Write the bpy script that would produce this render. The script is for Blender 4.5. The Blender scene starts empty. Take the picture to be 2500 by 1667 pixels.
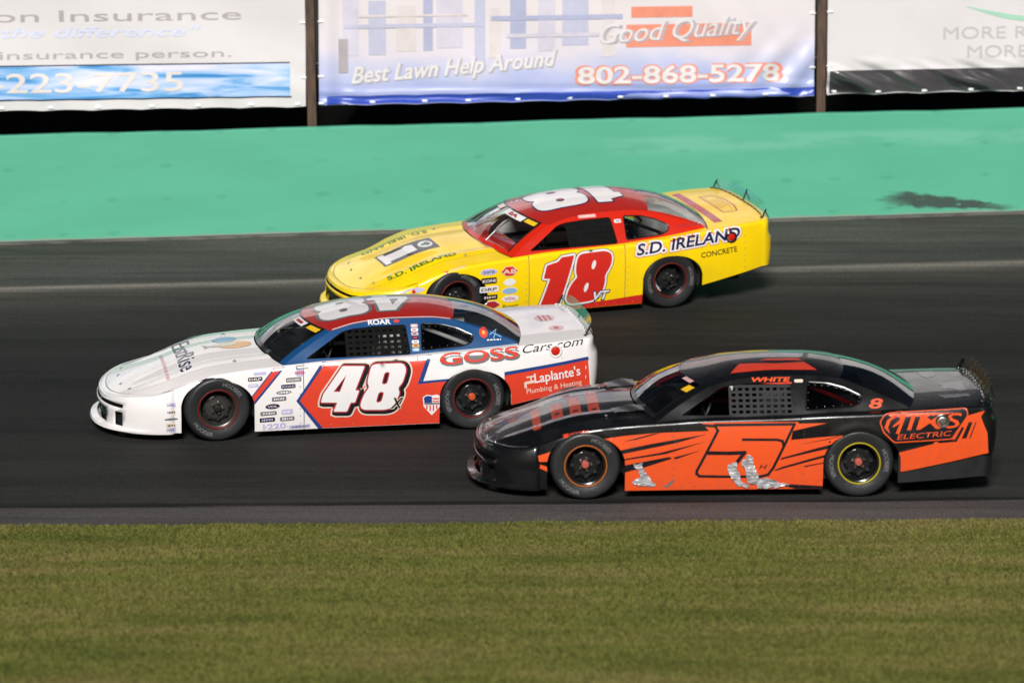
import bpy, bmesh, math, random
import numpy as np
from mathutils import Vector, Matrix, noise
from mathutils.geometry import delaunay_2d_cdt

random.seed(7)
sc = bpy.context.scene
COL = sc.collection
R = math.radians

# ------------------------------------------------------------------ camera
cam_d = bpy.data.cameras.new('camera')
cam = bpy.data.objects.new('camera', cam_d)
COL.objects.link(cam)
cam.location = (0, 0, 5.914)
cam.rotation_euler = (R(90 - 7), 0, 0)
cam_d.sensor_width = 36.0
cam_d.lens = 36.0 * 9036 / 2500
cam_d.clip_end = 2000
cam_d.dof.use_dof = True
cam_d.dof.focus_distance = 39.4
cam_d.dof.aperture_fstop = 1.05
sc.camera = cam

# ------------------------------------------------------------------ night sky and flood light
SUN_EL, SUN_AZ = 32.0, 184.0          # azimuth from +Y, clockwise: behind the camera, a little to its left
w = bpy.data.worlds.new('World')
sc.world = w
w.use_nodes = True
nt = w.node_tree
bg = nt.nodes['Background']
sky = nt.nodes.new('ShaderNodeTexSky')
sky.sky_type = 'NISHITA'
sky.sun_disc = False
sky.sun_elevation = R(SUN_EL)
sky.sun_rotation = R(SUN_AZ)
nt.links.new(sky.outputs[0], bg.inputs[0])
bg.inputs[1].default_value = 0.008
sd = bpy.data.lights.new('sun', 'SUN')
sd.energy = 4.7
sd.angle = R(16)
sd.color = (1.0, 0.975, 0.945)
sun = bpy.data.objects.new('sun', sd)
COL.objects.link(sun)
_v = Vector((math.sin(R(SUN_AZ)) * math.cos(R(SUN_EL)), math.cos(R(SUN_AZ)) * math.cos(R(SUN_EL)), math.sin(R(SUN_EL))))
sun.rotation_euler = _v.to_track_quat('Z', 'Y').to_euler()
sun.location = (-10, -10, 30)
sc.view_settings.view_transform = 'Standard'
sc.view_settings.look = 'None'
sc.view_settings.exposure = 0.0
sc.view_settings.gamma = 1.0
sc.view_settings.use_curve_mapping = False

# ------------------------------------------------------------------ helpers
def tag(o, label=None, cat=None, group=None, kind=None):
    if label: o['label'] = label
    if cat: o['category'] = cat
    if group: o['group'] = group
    if kind: o['kind'] = kind
    return o

def empty(name):
    o = bpy.data.objects.new(name, None)
    o.empty_display_size = 0.2
    COL.objects.link(o)
    return o

def mk(name, vf, mat, parent=None, sharp=40):
    v, f = vf
    me = bpy.data.meshes.new(name)
    me.from_pydata([tuple(p) for p in v], [], f)
    me.validate()
    me.materials.append(mat)
    me.shade_smooth()
    if sharp is not None:
        me.set_sharp_from_angle(angle=R(sharp))
    me.update()
    o = bpy.data.objects.new(name, me)
    COL.objects.link(o)
    if parent: o.parent = parent
    return o

def merge(*parts):
    V, F = [], []
    for v, f in parts:
        n = len(V)
        V += list(v)
        F += [tuple(i + n for i in q) for q in f]
    return V, F

def box(x0, x1, y0, y1, z0, z1):
    v = [(x, y, z) for x in (x0, x1) for y in (y0, y1) for z in (z0, z1)]
    f = [(0, 1, 3, 2), (4, 6, 7, 5), (0, 4, 5, 1), (2, 3, 7, 6), (0, 2, 6, 4), (1, 5, 7, 3)]
    return v, f

def bevel_box(x0, x1, y0, y1, z0, z1, b):
    bm = bmesh.new()
    v, f = box(x0, x1, y0, y1, z0, z1)
    vs = [bm.verts.new(p) for p in v]
    for q in f: bm.faces.new([vs[i] for i in q])
    bmesh.ops.bevel(bm, geom=list(bm.edges), offset=b, segments=2, affect='EDGES', profile=0.5)
    bm.normal_update()
    bm.verts.index_update()
    out = [tuple(p.co) for p in bm.verts], [tuple(p.index for p in q.verts) for q in bm.faces]
    bm.free()
    return out

def grid(fn, us, vs, skip=None):
    V = [fn(u, v) for u in us for v in vs]
    n = len(vs)
    F = []
    for i in range(len(us) - 1):
        for j in range(n - 1):
            if skip and skip(i, j): continue
            F.append((i * n + j, (i + 1) * n + j, (i + 1) * n + j + 1, i * n + j + 1))
    return V, F

def lin(a, b, n):
    return [a + (b - a) * i / (n - 1) for i in range(n)]

def tube(pts, r, n=8, closed=False):
    pts = [Vector(p) for p in pts]
    V, F = [], []
    m = len(pts)
    for i, p in enumerate(pts):
        if closed: d = pts[(i + 1) % m] - pts[i - 1]
        else: d = pts[min(i + 1, m - 1)] - pts[max(i - 1, 0)]
        d.normalize()
        a = d.orthogonal().normalized() if i == 0 else (a - d * a.dot(d)).normalized()
        b = d.cross(a)
        for k in range(n):
            t = 2 * math.pi * k / n
            V.append(p + (a * math.cos(t) + b * math.sin(t)) * r)
    for i in range(m if closed else m - 1):
        for k in range(n):
            j = (i + 1) % m
            F.append((i * n + k, i * n + (k + 1) % n, j * n + (k + 1) % n, j * n + k))
    if not closed:
        F.append(tuple(range(n))[::-1]); F.append(tuple((m - 1) * n + k for k in range(n)))
    return V, F

def lathe(prof, n=48, c=(0, 0, 0)):
    """prof: list of (y, r); revolved about the Y axis"""
    V, F = [], []
    for y, r in prof:
        for k in range(n):
            t = 2 * math.pi * k / n
            V.append((c[0] + r * math.cos(t), c[1] + y, c[2] + r * math.sin(t)))
    for i in range(len(prof) - 1):
        for k in range(n):
            F.append((i * n + k, i * n + (k + 1) % n, (i + 1) * n + (k + 1) % n, (i + 1) * n + k))
    return V, F

def disc_solid(c, r, y0, y1, n=24):
    v, f = lathe([(y0, r), (y1, r)], n, c)
    f.append(tuple(range(n))); f.append(tuple(n + k for k in range(n))[::-1])
    return v, f

def table(pts):
    """smooth monotone interpolation"""
    X = [p[0] for p in pts]; Y = [p[1] for p in pts]
    n = len(X)
    d = [(Y[i + 1] - Y[i]) / (X[i + 1] - X[i]) for i in range(n - 1)]
    m = [d[0]] + [0 if d[i - 1] * d[i] <= 0 else 2 / (1 / d[i - 1] + 1 / d[i]) for i in range(1, n - 1)] + [d[-1]]
    def f(x):
        if x <= X[0]: return Y[0] + m[0] * 0 * (x - X[0])
        if x >= X[-1]: return Y[-1]
        i = 0
        while x > X[i + 1]: i += 1
        h = X[i + 1] - X[i]; t = (x - X[i]) / h
        return (Y[i] * (1 + 2 * t) * (1 - t) ** 2 + m[i] * h * t * (1 - t) ** 2
                + Y[i + 1] * t * t * (3 - 2 * t) + m[i + 1] * h * t * t * (t - 1))
    return f

def smoothstep(a, b, x):
    t = min(1, max(0, (x - a) / (b - a)))
    return t * t * (3 - 2 * t)

# ------------------------------------------------------------------ materials
def srgb(r, g, b):
    def c(v):
        v /= 255.0
        return v / 12.92 if v <= 0.04045 else ((v + 0.055) / 1.055) ** 2.4
    return (c(r), c(g), c(b), 1)

MATS = {}
def pm(name, col, rough=0.5, metal=0.0, coat=0.0, dirt=0.06, scale=9.0, bump=0.0, spec=0.5, stretch=(1, 1, 1)):
    """principled material with procedural wear: noise in colour, roughness and relief"""
    if name in MATS: return MATS[name]
    m = bpy.data.materials.new(name)
    m.use_nodes = True
    nt = m.node_tree
    p = nt.nodes['Principled BSDF']
    tc = nt.nodes.new('ShaderNodeTexCoord')
    mp = nt.nodes.new('ShaderNodeMapping')
    mp.inputs['Scale'].default_value = stretch
    nz = nt.nodes.new('ShaderNodeTexNoise')
    nz.inputs['Scale'].default_value = scale
    nz.inputs['Detail'].default_value = 5
    nt.links.new(tc.outputs['Object'], mp.inputs[0]); nt.links.new(mp.outputs[0], nz.inputs[0])
    mx = nt.nodes.new('ShaderNodeMix'); mx.data_type = 'RGBA'
    c = tuple(col[:3])
    dk = tuple(x * (1 - dirt * 1.6) + 0.04 * dirt for x in c)
    mx.inputs['A'].default_value = (*c, 1); mx.inputs['B'].default_value = (*dk, 1)
    rp = nt.nodes.new('ShaderNodeMapRange')
    rp.inputs[1].default_value = 0.42; rp.inputs[2].default_value = 0.72
    nt.links.new(nz.outputs['Fac'], rp.inputs[0])
    nt.links.new(rp.outputs[0], mx.inputs['Factor'])
    nt.links.new(mx.outputs['Result'], p.inputs['Base Color'])
    r2 = nt.nodes.new('ShaderNodeMapRange')
    r2.inputs[1].default_value = 0.3; r2.inputs[2].default_value = 0.75
    r2.inputs[3].default_value = max(0.02, rough - 0.06); r2.inputs[4].default_value = rough + 0.1
    nt.links.new(nz.outputs['Fac'], r2.inputs[0]); nt.links.new(r2.outputs[0], p.inputs['Roughness'])
    p.inputs['Metallic'].default_value = metal
    p.inputs['Specular IOR Level'].default_value = spec
    p.inputs['Coat Weight'].default_value = coat
    p.inputs['Coat Roughness'].default_value = 0.04
    if bump:
        bp = nt.nodes.new('ShaderNodeBump')
        bp.inputs['Strength'].default_value = bump
        bp.inputs['Distance'].default_value = 0.02
        nt.links.new(nz.outputs['Fac'], bp.inputs['Height'])
        nt.links.new(bp.outputs[0], p.inputs['Normal'])
    MATS[name] = m
    return m

def paint(name, rgb, **k):
    a = dict(rough=0.32, coat=0.7, dirt=0.06, scale=3.5, bump=0.10)
    a.update(k)
    return pm('paint_' + name, srgb(*rgb), **a)

def vinyl(name, rgb, **k):
    a = dict(rough=0.36, coat=0.6, dirt=0.07, scale=14)
    a.update(k)
    return pm('vinyl_' + name, srgb(*rgb), **a)

def clear(name, tint, gloss=0.92, ior=1.72, rough=0.03):
    """thin clear plastic pane: see-through, with mirror-like reflection that grows at grazing angles"""
    if name in MATS: return MATS[name]
    m = bpy.data.materials.new(name); m.use_nodes = True
    nt = m.node_tree; nt.nodes.remove(nt.nodes['Principled BSDF'])
    tr = nt.nodes.new('ShaderNodeBsdfTransparent'); tr.inputs[0].default_value = (*tint, 1)
    gl = nt.nodes.new('ShaderNodeBsdfGlossy'); gl.inputs['Roughness'].default_value = rough
    gl.inputs['Color'].default_value = (gloss, gloss, gloss, 1)
    lw = nt.nodes.new('ShaderNodeLayerWeight'); lw.inputs['Blend'].default_value = 0.5
    pw_ = nt.nodes.new('ShaderNodeMath'); pw_.operation = 'POWER'; nt.links.new(lw.outputs['Facing'], pw_.inputs[0]); pw_.inputs[1].default_value = 3.6
    fr = nt.nodes.new('ShaderNodeMapRange'); nt.links.new(pw_.outputs[0], fr.inputs[0])
    f0 = ((ior - 1) / (ior + 1)) ** 2; fr.inputs[3].default_value = f0; fr.inputs[4].default_value = 0.95
    nz = nt.nodes.new('ShaderNodeTexNoise'); nz.inputs['Scale'].default_value = 2.5
    bp = nt.nodes.new('ShaderNodeBump'); bp.inputs['Strength'].default_value = 0.05; bp.inputs['Distance'].default_value = 0.03
    nt.links.new(nz.outputs[0], bp.inputs['Height']); nt.links.new(bp.outputs[0], gl.inputs['Normal'])
    mx = nt.nodes.new('ShaderNodeMixShader')
    nt.links.new(fr.outputs[0], mx.inputs[0]); nt.links.new(tr.outputs[0], mx.inputs[1]); nt.links.new(gl.outputs[0], mx.inputs[2])
    nt.links.new(mx.outputs[0], nt.nodes['Material Output'].inputs[0])
    MATS[name] = m
    return m

M_RUBBER = pm('tyre_rubber', (0.022, 0.022, 0.023), rough=0.42, dirt=-0.5, scale=22, bump=0.15)
M_DARK = pm('dark_plastic', (0.010, 0.010, 0.011), rough=0.55, dirt=0.0)
M_BLACKGLOSS = pm('black_trim', (0.012, 0.012, 0.013), rough=0.25, dirt=0.0, coat=0.3)
M_STEEL = pm('bare_steel', (0.5, 0.5, 0.5), rough=0.3, metal=1.0)
M_ALU = pm('brushed_aluminium', (0.62, 0.62, 0.6), rough=0.35, metal=1.0, scale=30)
M_INNER = pm('inner_sheet', (0.03, 0.03, 0.032), rough=0.6)
M_LETTER = pm('tyre_letter_print', (0.17, 0.17, 0.175), rough=0.6, dirt=0.5, scale=30)

# ------------------------------------------------------------------ ground, track, wall
def profile(Y):
    y = Y - 35.54
    return 0.098 * y + 0.0029 * y * y
def grass_edge(x): return 34.74 + 0.0244 * x
def wall_line(x): return 47.36 + 0.118 * x

def mat_asphalt():
    m = bpy.data.materials.new('worn_asphalt'); m.use_nodes = True
    nt = m.node_tree; p = nt.nodes['Principled BSDF']; L = nt.links.new
    uv = nt.nodes.new('ShaderNodeUVMap'); uv.uv_map = 'lane'
    sp = nt.nodes.new('ShaderNodeSeparateXYZ'); L(uv.outputs[0], sp.inputs[0])
    tc = nt.nodes.new('ShaderNodeTexCoord')
    mp = nt.nodes.new('ShaderNodeMapping'); mp.inputs['Scale'].default_value = (0.22, 4.0, 1.0)
    L(tc.outputs['Object'], mp.inputs[0])
    n1 = nt.nodes.new('ShaderNodeTexNoise'); n1.inputs['Scale'].default_value = 2.2; n1.inputs['Detail'].default_value = 7
    n1.inputs['Roughness'].default_value = 0.65
    L(mp.outputs[0], n1.inputs[0])
    # lane coordinate wobbled a little so that borders are not ruled lines
    ad = nt.nodes.new('ShaderNodeMath'); ad.operation = 'MULTIPLY_ADD'
    L(n1.outputs['Fac'], ad.inputs[0]); ad.inputs[1].default_value = 0.022; L(sp.outputs['Y'], ad.inputs[2])
    cr = nt.nodes.new('ShaderNodeValToRGB'); L(ad.outputs[0], cr.inputs[0])
    e = cr.color_ramp.elements
    stops = [(0.0, (0.075, 0.068, 0.062)), (0.03, (0.064, 0.057, 0.055)), (0.078, (0.060, 0.054, 0.053)), (0.0815, (0.008, 0.008, 0.008)),
             (0.0865, (0.008, 0.008, 0.008)), (0.091, (0.024, 0.023, 0.022)), (0.15, (0.017, 0.017, 0.016)), (0.45, (0.0125, 0.0125, 0.012)), (0.60, (0.0135, 0.013, 0.0125)),
             (0.70, (0.019, 0.018, 0.016)), (0.785, (0.036, 0.033, 0.029)), (0.808, (0.055, 0.050, 0.044)), (0.820, (0.11, 0.10, 0.088)), (0.829, (0.17, 0.155, 0.135)),
             (0.838, (0.040, 0.039, 0.035)), (0.90, (0.052, 0.051, 0.046)), (0.985, (0.056, 0.054, 0.048)), (1.0, (0.055, 0.050, 0.044))]
    while len(e) < len(stops): e.new(0.5)
    for el, (pos, c) in zip(e, stops):
        el.position = pos; el.color = (*c, 1)
    ov = nt.nodes.new('ShaderNodeMix'); ov.data_type = 'RGBA'; ov.blend_type = 'MULTIPLY'
    ov.inputs['Factor'].default_value = 1.0
    L(cr.outputs[0], ov.inputs['A'])
    r0 = nt.nodes.new('ShaderNodeMapRange'); r0.inputs[1].default_value = 0.3; r0.inputs[2].default_value = 0.7
    r0.inputs[3].default_value = 0.45; r0.inputs[4].default_value = 1.75
    mp3 = nt.nodes.new('ShaderNodeMapping'); mp3.inputs['Scale'].default_value = (0.10, 0.8, 1.0); mp3.inputs['Rotation'].default_value = (0, 0, R(3))
    L(tc.outputs['Object'], mp3.inputs[0])
    n3 = nt.nodes.new('ShaderNodeTexNoise'); n3.inputs['Scale'].default_value = 1.7; n3.inputs['Detail'].default_value = 4; L(mp3.outputs[0], n3.inputs[0])
    av = nt.nodes.new('ShaderNodeMath'); av.operation = 'ADD'; L(n1.outputs['Fac'], av.inputs[0]); L(n3.outputs['Fac'], av.inputs[1])
    hv = nt.nodes.new('ShaderNodeMath'); hv.operation = 'MULTIPLY'; L(av.outputs[0], hv.inputs[0]); hv.inputs[1].default_value = 0.5
    L(hv.outputs[0], r0.inputs[0]); L(r0.outputs[0], ov.inputs['B'])
    n2 = nt.nodes.new('ShaderNodeTexNoise'); n2.inputs['Scale'].default_value = 55; n2.inputs['Detail'].default_value = 3
    L(tc.outputs['Object'], n2.inputs[0])
    ov2 = nt.nodes.new('ShaderNodeMix'); ov2.data_type = 'RGBA'; ov2.blend_type = 'MULTIPLY'; ov2.inputs['Factor'].default_value = 1.0
    r4 = nt.nodes.new('ShaderNodeMapRange'); r4.inputs[1].default_value = 0.3; r4.inputs[2].default_value = 0.7; r4.inputs[3].default_value = 0.55; r4.inputs[4].default_value = 1.5
    L(n2.outputs['Fac'], r4.inputs[0]); L(ov.outputs['Result'], ov2.inputs['A']); L(r4.outputs[0], ov2.inputs['B'])
    L(ov2.outputs['Result'], p.inputs['Base Color'])
    p.inputs['Roughness'].default_value = 0.8
    p.inputs['Specular IOR Level'].default_value = 0.2
    bp = nt.nodes.new('ShaderNodeBump'); bp.inputs['Strength'].default_value = 0.35; bp.inputs['Distance'].default_value = 0.01
    L(n2.outputs['Fac'], bp.inputs['Height']); L(bp.outputs[0], p.inputs['Normal'])
    return m

def mat_grass(name, blade):
    m = bpy.data.materials.new(name); m.use_nodes = True
    nt = m.node_tree; p = nt.nodes['Principled BSDF']; L = nt.links.new
    tc = nt.nodes.new('ShaderNodeTexCoord')
    mp = nt.nodes.new('ShaderNodeMapping'); mp.inputs['Scale'].default_value = (0.22, 1.0, 0.0)
    L(tc.outputs['Object'], mp.inputs[0])
    n1 = nt.nodes.new('ShaderNodeTexNoise'); n1.inputs['Scale'].default_value = 1.9; n1.inputs['Detail'].default_value = 9; n1.inputs['Roughness'].default_value = 0.66
    L(mp.outputs[0], n1.inputs[0])
    cr = nt.nodes.new('ShaderNodeValToRGB'); L(n1.outputs['Fac'], cr.inputs[0])
    e = cr.color_ramp.elements
    st = [(0.30, (0.052, 0.062, 0.014)), (0.43, (0.078, 0.084, 0.020)), (0.53, (0.096, 0.094, 0.026)), (0.63, (0.120, 0.106, 0.036)), (0.74, (0.106, 0.078, 0.034))]
    while len(e) < len(st): e.new(0.5)
    for el, (a, c) in zip(e, st): el.position = a; el.color = (*[x * (1.62 if blade else 1.38) for x in c], 1)
    L(cr.outputs[0], p.inputs['Base Color'])
    p.inputs['Roughness'].default_value = 0.85
    p.inputs['Specular IOR Level'].default_value = 0.05
    return m

# infield ground, flat, out to the horizon on the camera's side
def verge(x):
    """ragged border of the turf"""
    return grass_edge(x) - 0.11 + 0.05 * noise.noise(Vector((x * 0.8, 0, 0))) + 0.05 * noise.noise(Vector((x * 2.7, 5, 0))) + 0.03 * noise.noise(Vector((x * 8.0, 9, 0)))
OFF = [0.0, 0.08, 0.25, 0.6, 1.3, 3.0, 8.0, 20.0, 95.0]
OFZ = [-0.072, -0.062, -0.075, -0.10, -0.115, -0.115, -0.115, -0.13, -0.20]
xs = [-300, -80, -40] + lin(-20, 20, 401) + [40, 80, 300]
gm = mat_grass('turf_soil', False)
o = mk('infield_ground', grid(lambda x, k: (x, verge(max(-60, min(60, x))) - OFF[k], OFZ[k] + 0.0024 * max(-40, min(40, x)) * (k < 3)), xs, list(range(9))[::-1]), gm, None, None)
tag(o, 'flat turf of the speedway infield', None, None, 'structure')

def grass_blades():
    n = 330000
    rng = np.random.default_rng(3)
    x = rng.uniform(-7.2, 7.2, n)
    tab = np.array([verge(q) for q in np.linspace(-7.3, 7.3, 1461)])
    e = np.interp(x, np.linspace(-7.3, 7.3, 1461), tab) + rng.normal(0.0, 0.018, n)
    u = rng.random(n)
    y = 26.0 + (e - 26.0) * u
    z = np.interp(e - y, OFF[:5], OFZ[:5]) + 0.0024 * x * ((e - y) < 0.4)
    clump = 0.75 + 0.35 * np.sin(x * 1.7 + y * 2.3) * np.sin(x * 0.9 - y * 3.1)
    h = rng.uniform(0.016, 0.036, n) * clump
    a = rng.uniform(0, 2 * np.pi, n)
    wd = rng.uniform(0.006, 0.012, n)
    lx, ly = rng.normal(0, 0.020, n), rng.normal(0, 0.014, n)
    V = np.zeros((n, 3, 3), np.float32)
    V[:, 0] = np.stack([x - wd * np.cos(a), y - wd * np.sin(a), z - 0.004], 1)
    V[:, 1] = np.stack([x + wd * np.cos(a), y + wd * np.sin(a), z - 0.004], 1)
    V[:, 2] = np.stack([x + lx, y + ly, z + h], 1)
    me = bpy.data.meshes.new('grass')
    me.vertices.add(3 * n); me.vertices.foreach_set('co', V.ravel())
    me.loops.add(3 * n); me.loops.foreach_set('vertex_index', np.arange(3 * n, dtype=np.int32))
    me.polygons.add(n); me.polygons.foreach_set('loop_start', np.arange(0, 3 * n, 3, dtype=np.int32))
    me.update(calc_edges=True)
    me.materials.append(mat_grass('grass_blades', True))
    g = bpy.data.objects.new('grass', me); COL.objects.link(g)
    tag(g, 'short yellow-green mown grass along the inside edge of the track', 'grass', None, 'stuff')
grass_blades()

def track_pt(x, v):
    Y = grass_edge(x) - 0.25 + (wall_line(x) + 0.05 - grass_edge(x) + 0.25) * v
    return (x, Y, profile(Y))
xs = lin(-38, 38, 77); vs = lin(0, 1, 40)
o = mk('race_track', grid(track_pt, xs, vs), mat_asphalt())
uvl = o.data.uv_layers.new(name='lane')
for lp in o.data.loops:
    i = lp.vertex_index
    uvl.data[lp.index].uv = (xs[i // 40] / 10, vs[i % 40])
tag(o, 'dark banked asphalt racing surface with a pale seam', None, None, 'structure')

def mat_wall():
    m = bpy.data.materials.new('green_wall_paint'); m.use_nodes = True
    nt = m.node_tree; p = nt.nodes['Principled BSDF']; L = nt.links.new
    uv = nt.nodes.new('ShaderNodeUVMap'); uv.uv_map = 'face'
    def noise_(sx, sy, s, det=5):
        mp = nt.nodes.new('ShaderNodeMapping'); mp.inputs['Scale'].default_value = (sx, sy, 1)
        L(uv.outputs[0], mp.inputs[0])
        n = nt.nodes.new('ShaderNodeTexNoise'); n.inputs['Scale'].default_value = s; n.inputs['Detail'].default_value = det
        L(mp.outputs[0], n.inputs[0]); return n
    def rng_(src, a, b, c=0.0, d=1.0):
        r = nt.nodes.new('ShaderNodeMapRange'); r.inputs[1].default_value = a; r.inputs[2].default_value = b
        r.inputs[3].default_value = c; r.inputs[4].default_value = d; r.interpolation_type = 'SMOOTHSTEP'
        L(src, r.inputs[0]); return r.outputs[0]
    def math_(op, a, b):
        n = nt.nodes.new('ShaderNodeMath'); n.operation = op
        for k, q in enumerate((a, b)):
            if isinstance(q, (int, float)): n.inputs[k].default_value = q
            else: L(q, n.inputs[k])
        return n.outputs[0]
    def mix_(f, a, b):
        n = nt.nodes.new('ShaderNodeMix'); n.data_type = 'RGBA'
        L(f, n.inputs['Factor'])
        for nm, q in (('A', a), ('B', b)):
            if isinstance(q, tuple): n.inputs[nm].default_value = (*q, 1)
            else: L(q, n.inputs[nm])
        return n.outputs['Result']
    sp = nt.nodes.new('ShaderNodeSeparateXYZ'); L(uv.outputs[0], sp.inputs[0])
    U, V = sp.outputs['X'], sp.outputs['Y']
    base = mix_(rng_(noise_(0.35, 1.6, 1.6).outputs['Fac'], 0.35, 0.7), (0.082, 0.375, 0.240), (0.092, 0.400, 0.262))
    # pale repainted band, right half, upper third
    band = math_('MULTIPLY', math_('MULTIPLY', rng_(V, 0.86, 0.98), rng_(V, 1.16, 1.08)), rng_(U, 1.0, 1.5))
    band = math_('MULTIPLY', band, rng_(noise_(0.5, 2.5, 2.0).outputs['Fac'], 0.35, 0.6))
    base = mix_(math_('MULTIPLY', band, 0.6), base, (0.16, 0.46, 0.325))
    # tie marks on a regular grid
    def wave(src, period, off):
        n = nt.nodes.new('ShaderNodeMath'); n.operation = 'PINGPONG'; L(math_('ADD', src, off), n.inputs[0]); n.inputs[1].default_value = period / 2
        return n.outputs[0]
    du = math_('DIVIDE', wave(math_('ADD', U, math_('MULTIPLY', noise_(1, 0, 0.9, 2).outputs['Fac'], 0.25)), 0.66, 20.1), 0.085)
    dv = math_('DIVIDE', wave(V, 0.42, 20.07), 0.030)
    d2 = math_('ADD', math_('MULTIPLY', du, du), math_('MULTIPLY', dv, dv))
    tie = math_('MULTIPLY', rng_(d2, 1.6, 0.0), rng_(noise_(1.3, 1.3, 2.2).outputs['Fac'], 0.35, 0.65))
    base = mix_(math_('MULTIPLY', tie, 0.32), base, (0.030, 0.22, 0.14))
    # scraped black rubber mark at the right, low: a slanting smear
    a = math_('SUBTRACT', U, 5.62)
    b = math_('ADD', math_('SUBTRACT', V, 0.165), math_('MULTIPLY', a, 0.10))
    b = math_('ADD', b, math_('MULTIPLY', math_('SUBTRACT', noise_(1.2, 3, 3.5).outputs['Fac'], 0.5), 0.16))
    an = math_('ADD', a, math_('MULTIPLY', math_('SUBTRACT', noise_(0.6, 5, 3.0).outputs['Fac'], 0.5), 0.7))
    along = math_('MULTIPLY', rng_(an, -0.85, -0.50), rng_(an, 1.05, 0.45))
    half = math_('SUBTRACT', 0.105, math_('MULTIPLY', math_('ADD', a, 0.6), 0.055))
    q = math_('DIVIDE', math_('ABSOLUTE', b, 0), half)
    smear = math_('MULTIPLY', rng_(q, 1.25, 0.75), along)
    smear = math_('MULTIPLY', smear, rng_(noise_(1.5, 4, 5.0).outputs['Fac'], 0.18, 0.42))
    base = mix_(math_('MULTIPLY', smear, 0.93), base, (0.040, 0.052, 0.047))
    # dust creeping up from the foot
    foot = math_('MULTIPLY', rng_(math_('ADD', V, math_('MULTIPLY', noise_(0.8, 2, 2.2).outputs['Fac'], 0.06)), 0.085, 0.05), 0.8)
    base = mix_(foot, base, (0.27, 0.25, 0.22))
    L(base, p.inputs['Base Color'])
    p.inputs['Roughness'].default_value = 0.6
    p.inputs['Specular IOR Level'].default_value = 0.3
    bp = nt.nodes.new('ShaderNodeBump'); bp.inputs['Strength'].default_value = 0.08; bp.inputs['Distance'].default_value = 0.02
    L(noise_(1, 1, 6).outputs['Fac'], bp.inputs['Height']); L(bp.outputs[0], p.inputs['Normal'])
    return m

WALL_H = 1.355
def wall_z(x): return profile(wall_line(x))
xs = lin(-38, 38, 153)
def wall_sec(x, k):
    Y = wall_line(x); z = profile(Y)
    wob = 0.006 * math.sin(x * 1.9) + 0.004 * math.sin(x * 5.3)
    T = WALL_H + wob
    S = [(0, -0.1), (0, 0.0), (0.0, 0.45), (0.0, 0.9), (0, T - 0.015), (0.012, T), (0.27, T), (0.285, T - 0.015), (0.285, -0.1)]
    a, b = S[k]
    return (x, Y + a, z + b)
wm = mat_wall()
wall = mk('retaining_wall', grid(wall_sec, xs, list(range(9))), wm, None, 15)
uvl = wall.data.uv_layers.new(name='face')
for lp in wall.data.loops:
    co = wall.data.vertices[lp.vertex_index].co
    uvl.data[lp.index].uv = (co.x, co.z - wall_z(co.x))
tag(wall, 'long green painted concrete wall behind the track with a black rubber smear', 'wall')
cm = pm('footing_concrete', (0.11, 0.105, 0.095), rough=0.85, dirt=0.5, scale=5, bump=0.3, stretch=(0.6, 2, 2))
def foot_sec(x, k):
    Y = wall_line(x); z = profile(Y)
    a = 0.075 + 0.03 * noise.noise(Vector((x * 0.9, 3, 0)))
    S = [(-a - 0.02, -0.08), (-a, 0.006), (-a + 0.02, 0.014), (-0.0, 0.022)]
    p, q = S[k]
    return (x, Y + p, z + q)
mk('footing', grid(foot_sec, xs, [0, 1, 2, 3]), cm, wall)

# hillside added behind the fence, steep and dark so the gap reads as night
hm = pm('bank_soil', (0.018, 0.017, 0.012), rough=0.95, dirt=0.5, scale=2.0, bump=0.6)
def bank(x, v):
    Y = wall_line(x) + 0.28 + 40 * v ** 1.5
    z = profile(wall_line(x)) + 0.55 + (Y - wall_line(x)) * 0.42
    z += 0.12 * noise.noise(Vector((x * 0.7, Y * 0.7, 1.0)))
    return (x, Y, z)
o = mk('hillside', grid(bank, lin(-60, 60, 80), lin(0, 1, 40)), hm)
tag(o, 'dark earth bank added behind the fence to keep the gap night black', None, None, 'structure')

# ------------------------------------------------------------------ flat shapes: filled outlines and lettering
def pip(x, y, loop):
    c = False
    j = len(loop) - 1
    for i in range(len(loop)):
        xi, yi = loop[i]; xj, yj = loop[j]
        if (yi > y) != (yj > y) and x < (xj - xi) * (y - yi) / (yj - yi) + xi: c = not c
        j = i
    return c

def densify(loop, step):
    out = []
    n = len(loop)
    for i in range(n):
        a, b = loop[i], loop[(i + 1) % n]
        d = math.hypot(b[0] - a[0], b[1] - a[1])
        k = max(1, int(math.ceil(d / step)))
        for j in range(k):
            out.append((a[0] + (b[0] - a[0]) * j / k, a[1] + (b[1] - a[1]) * j / k))
    return out

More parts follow.
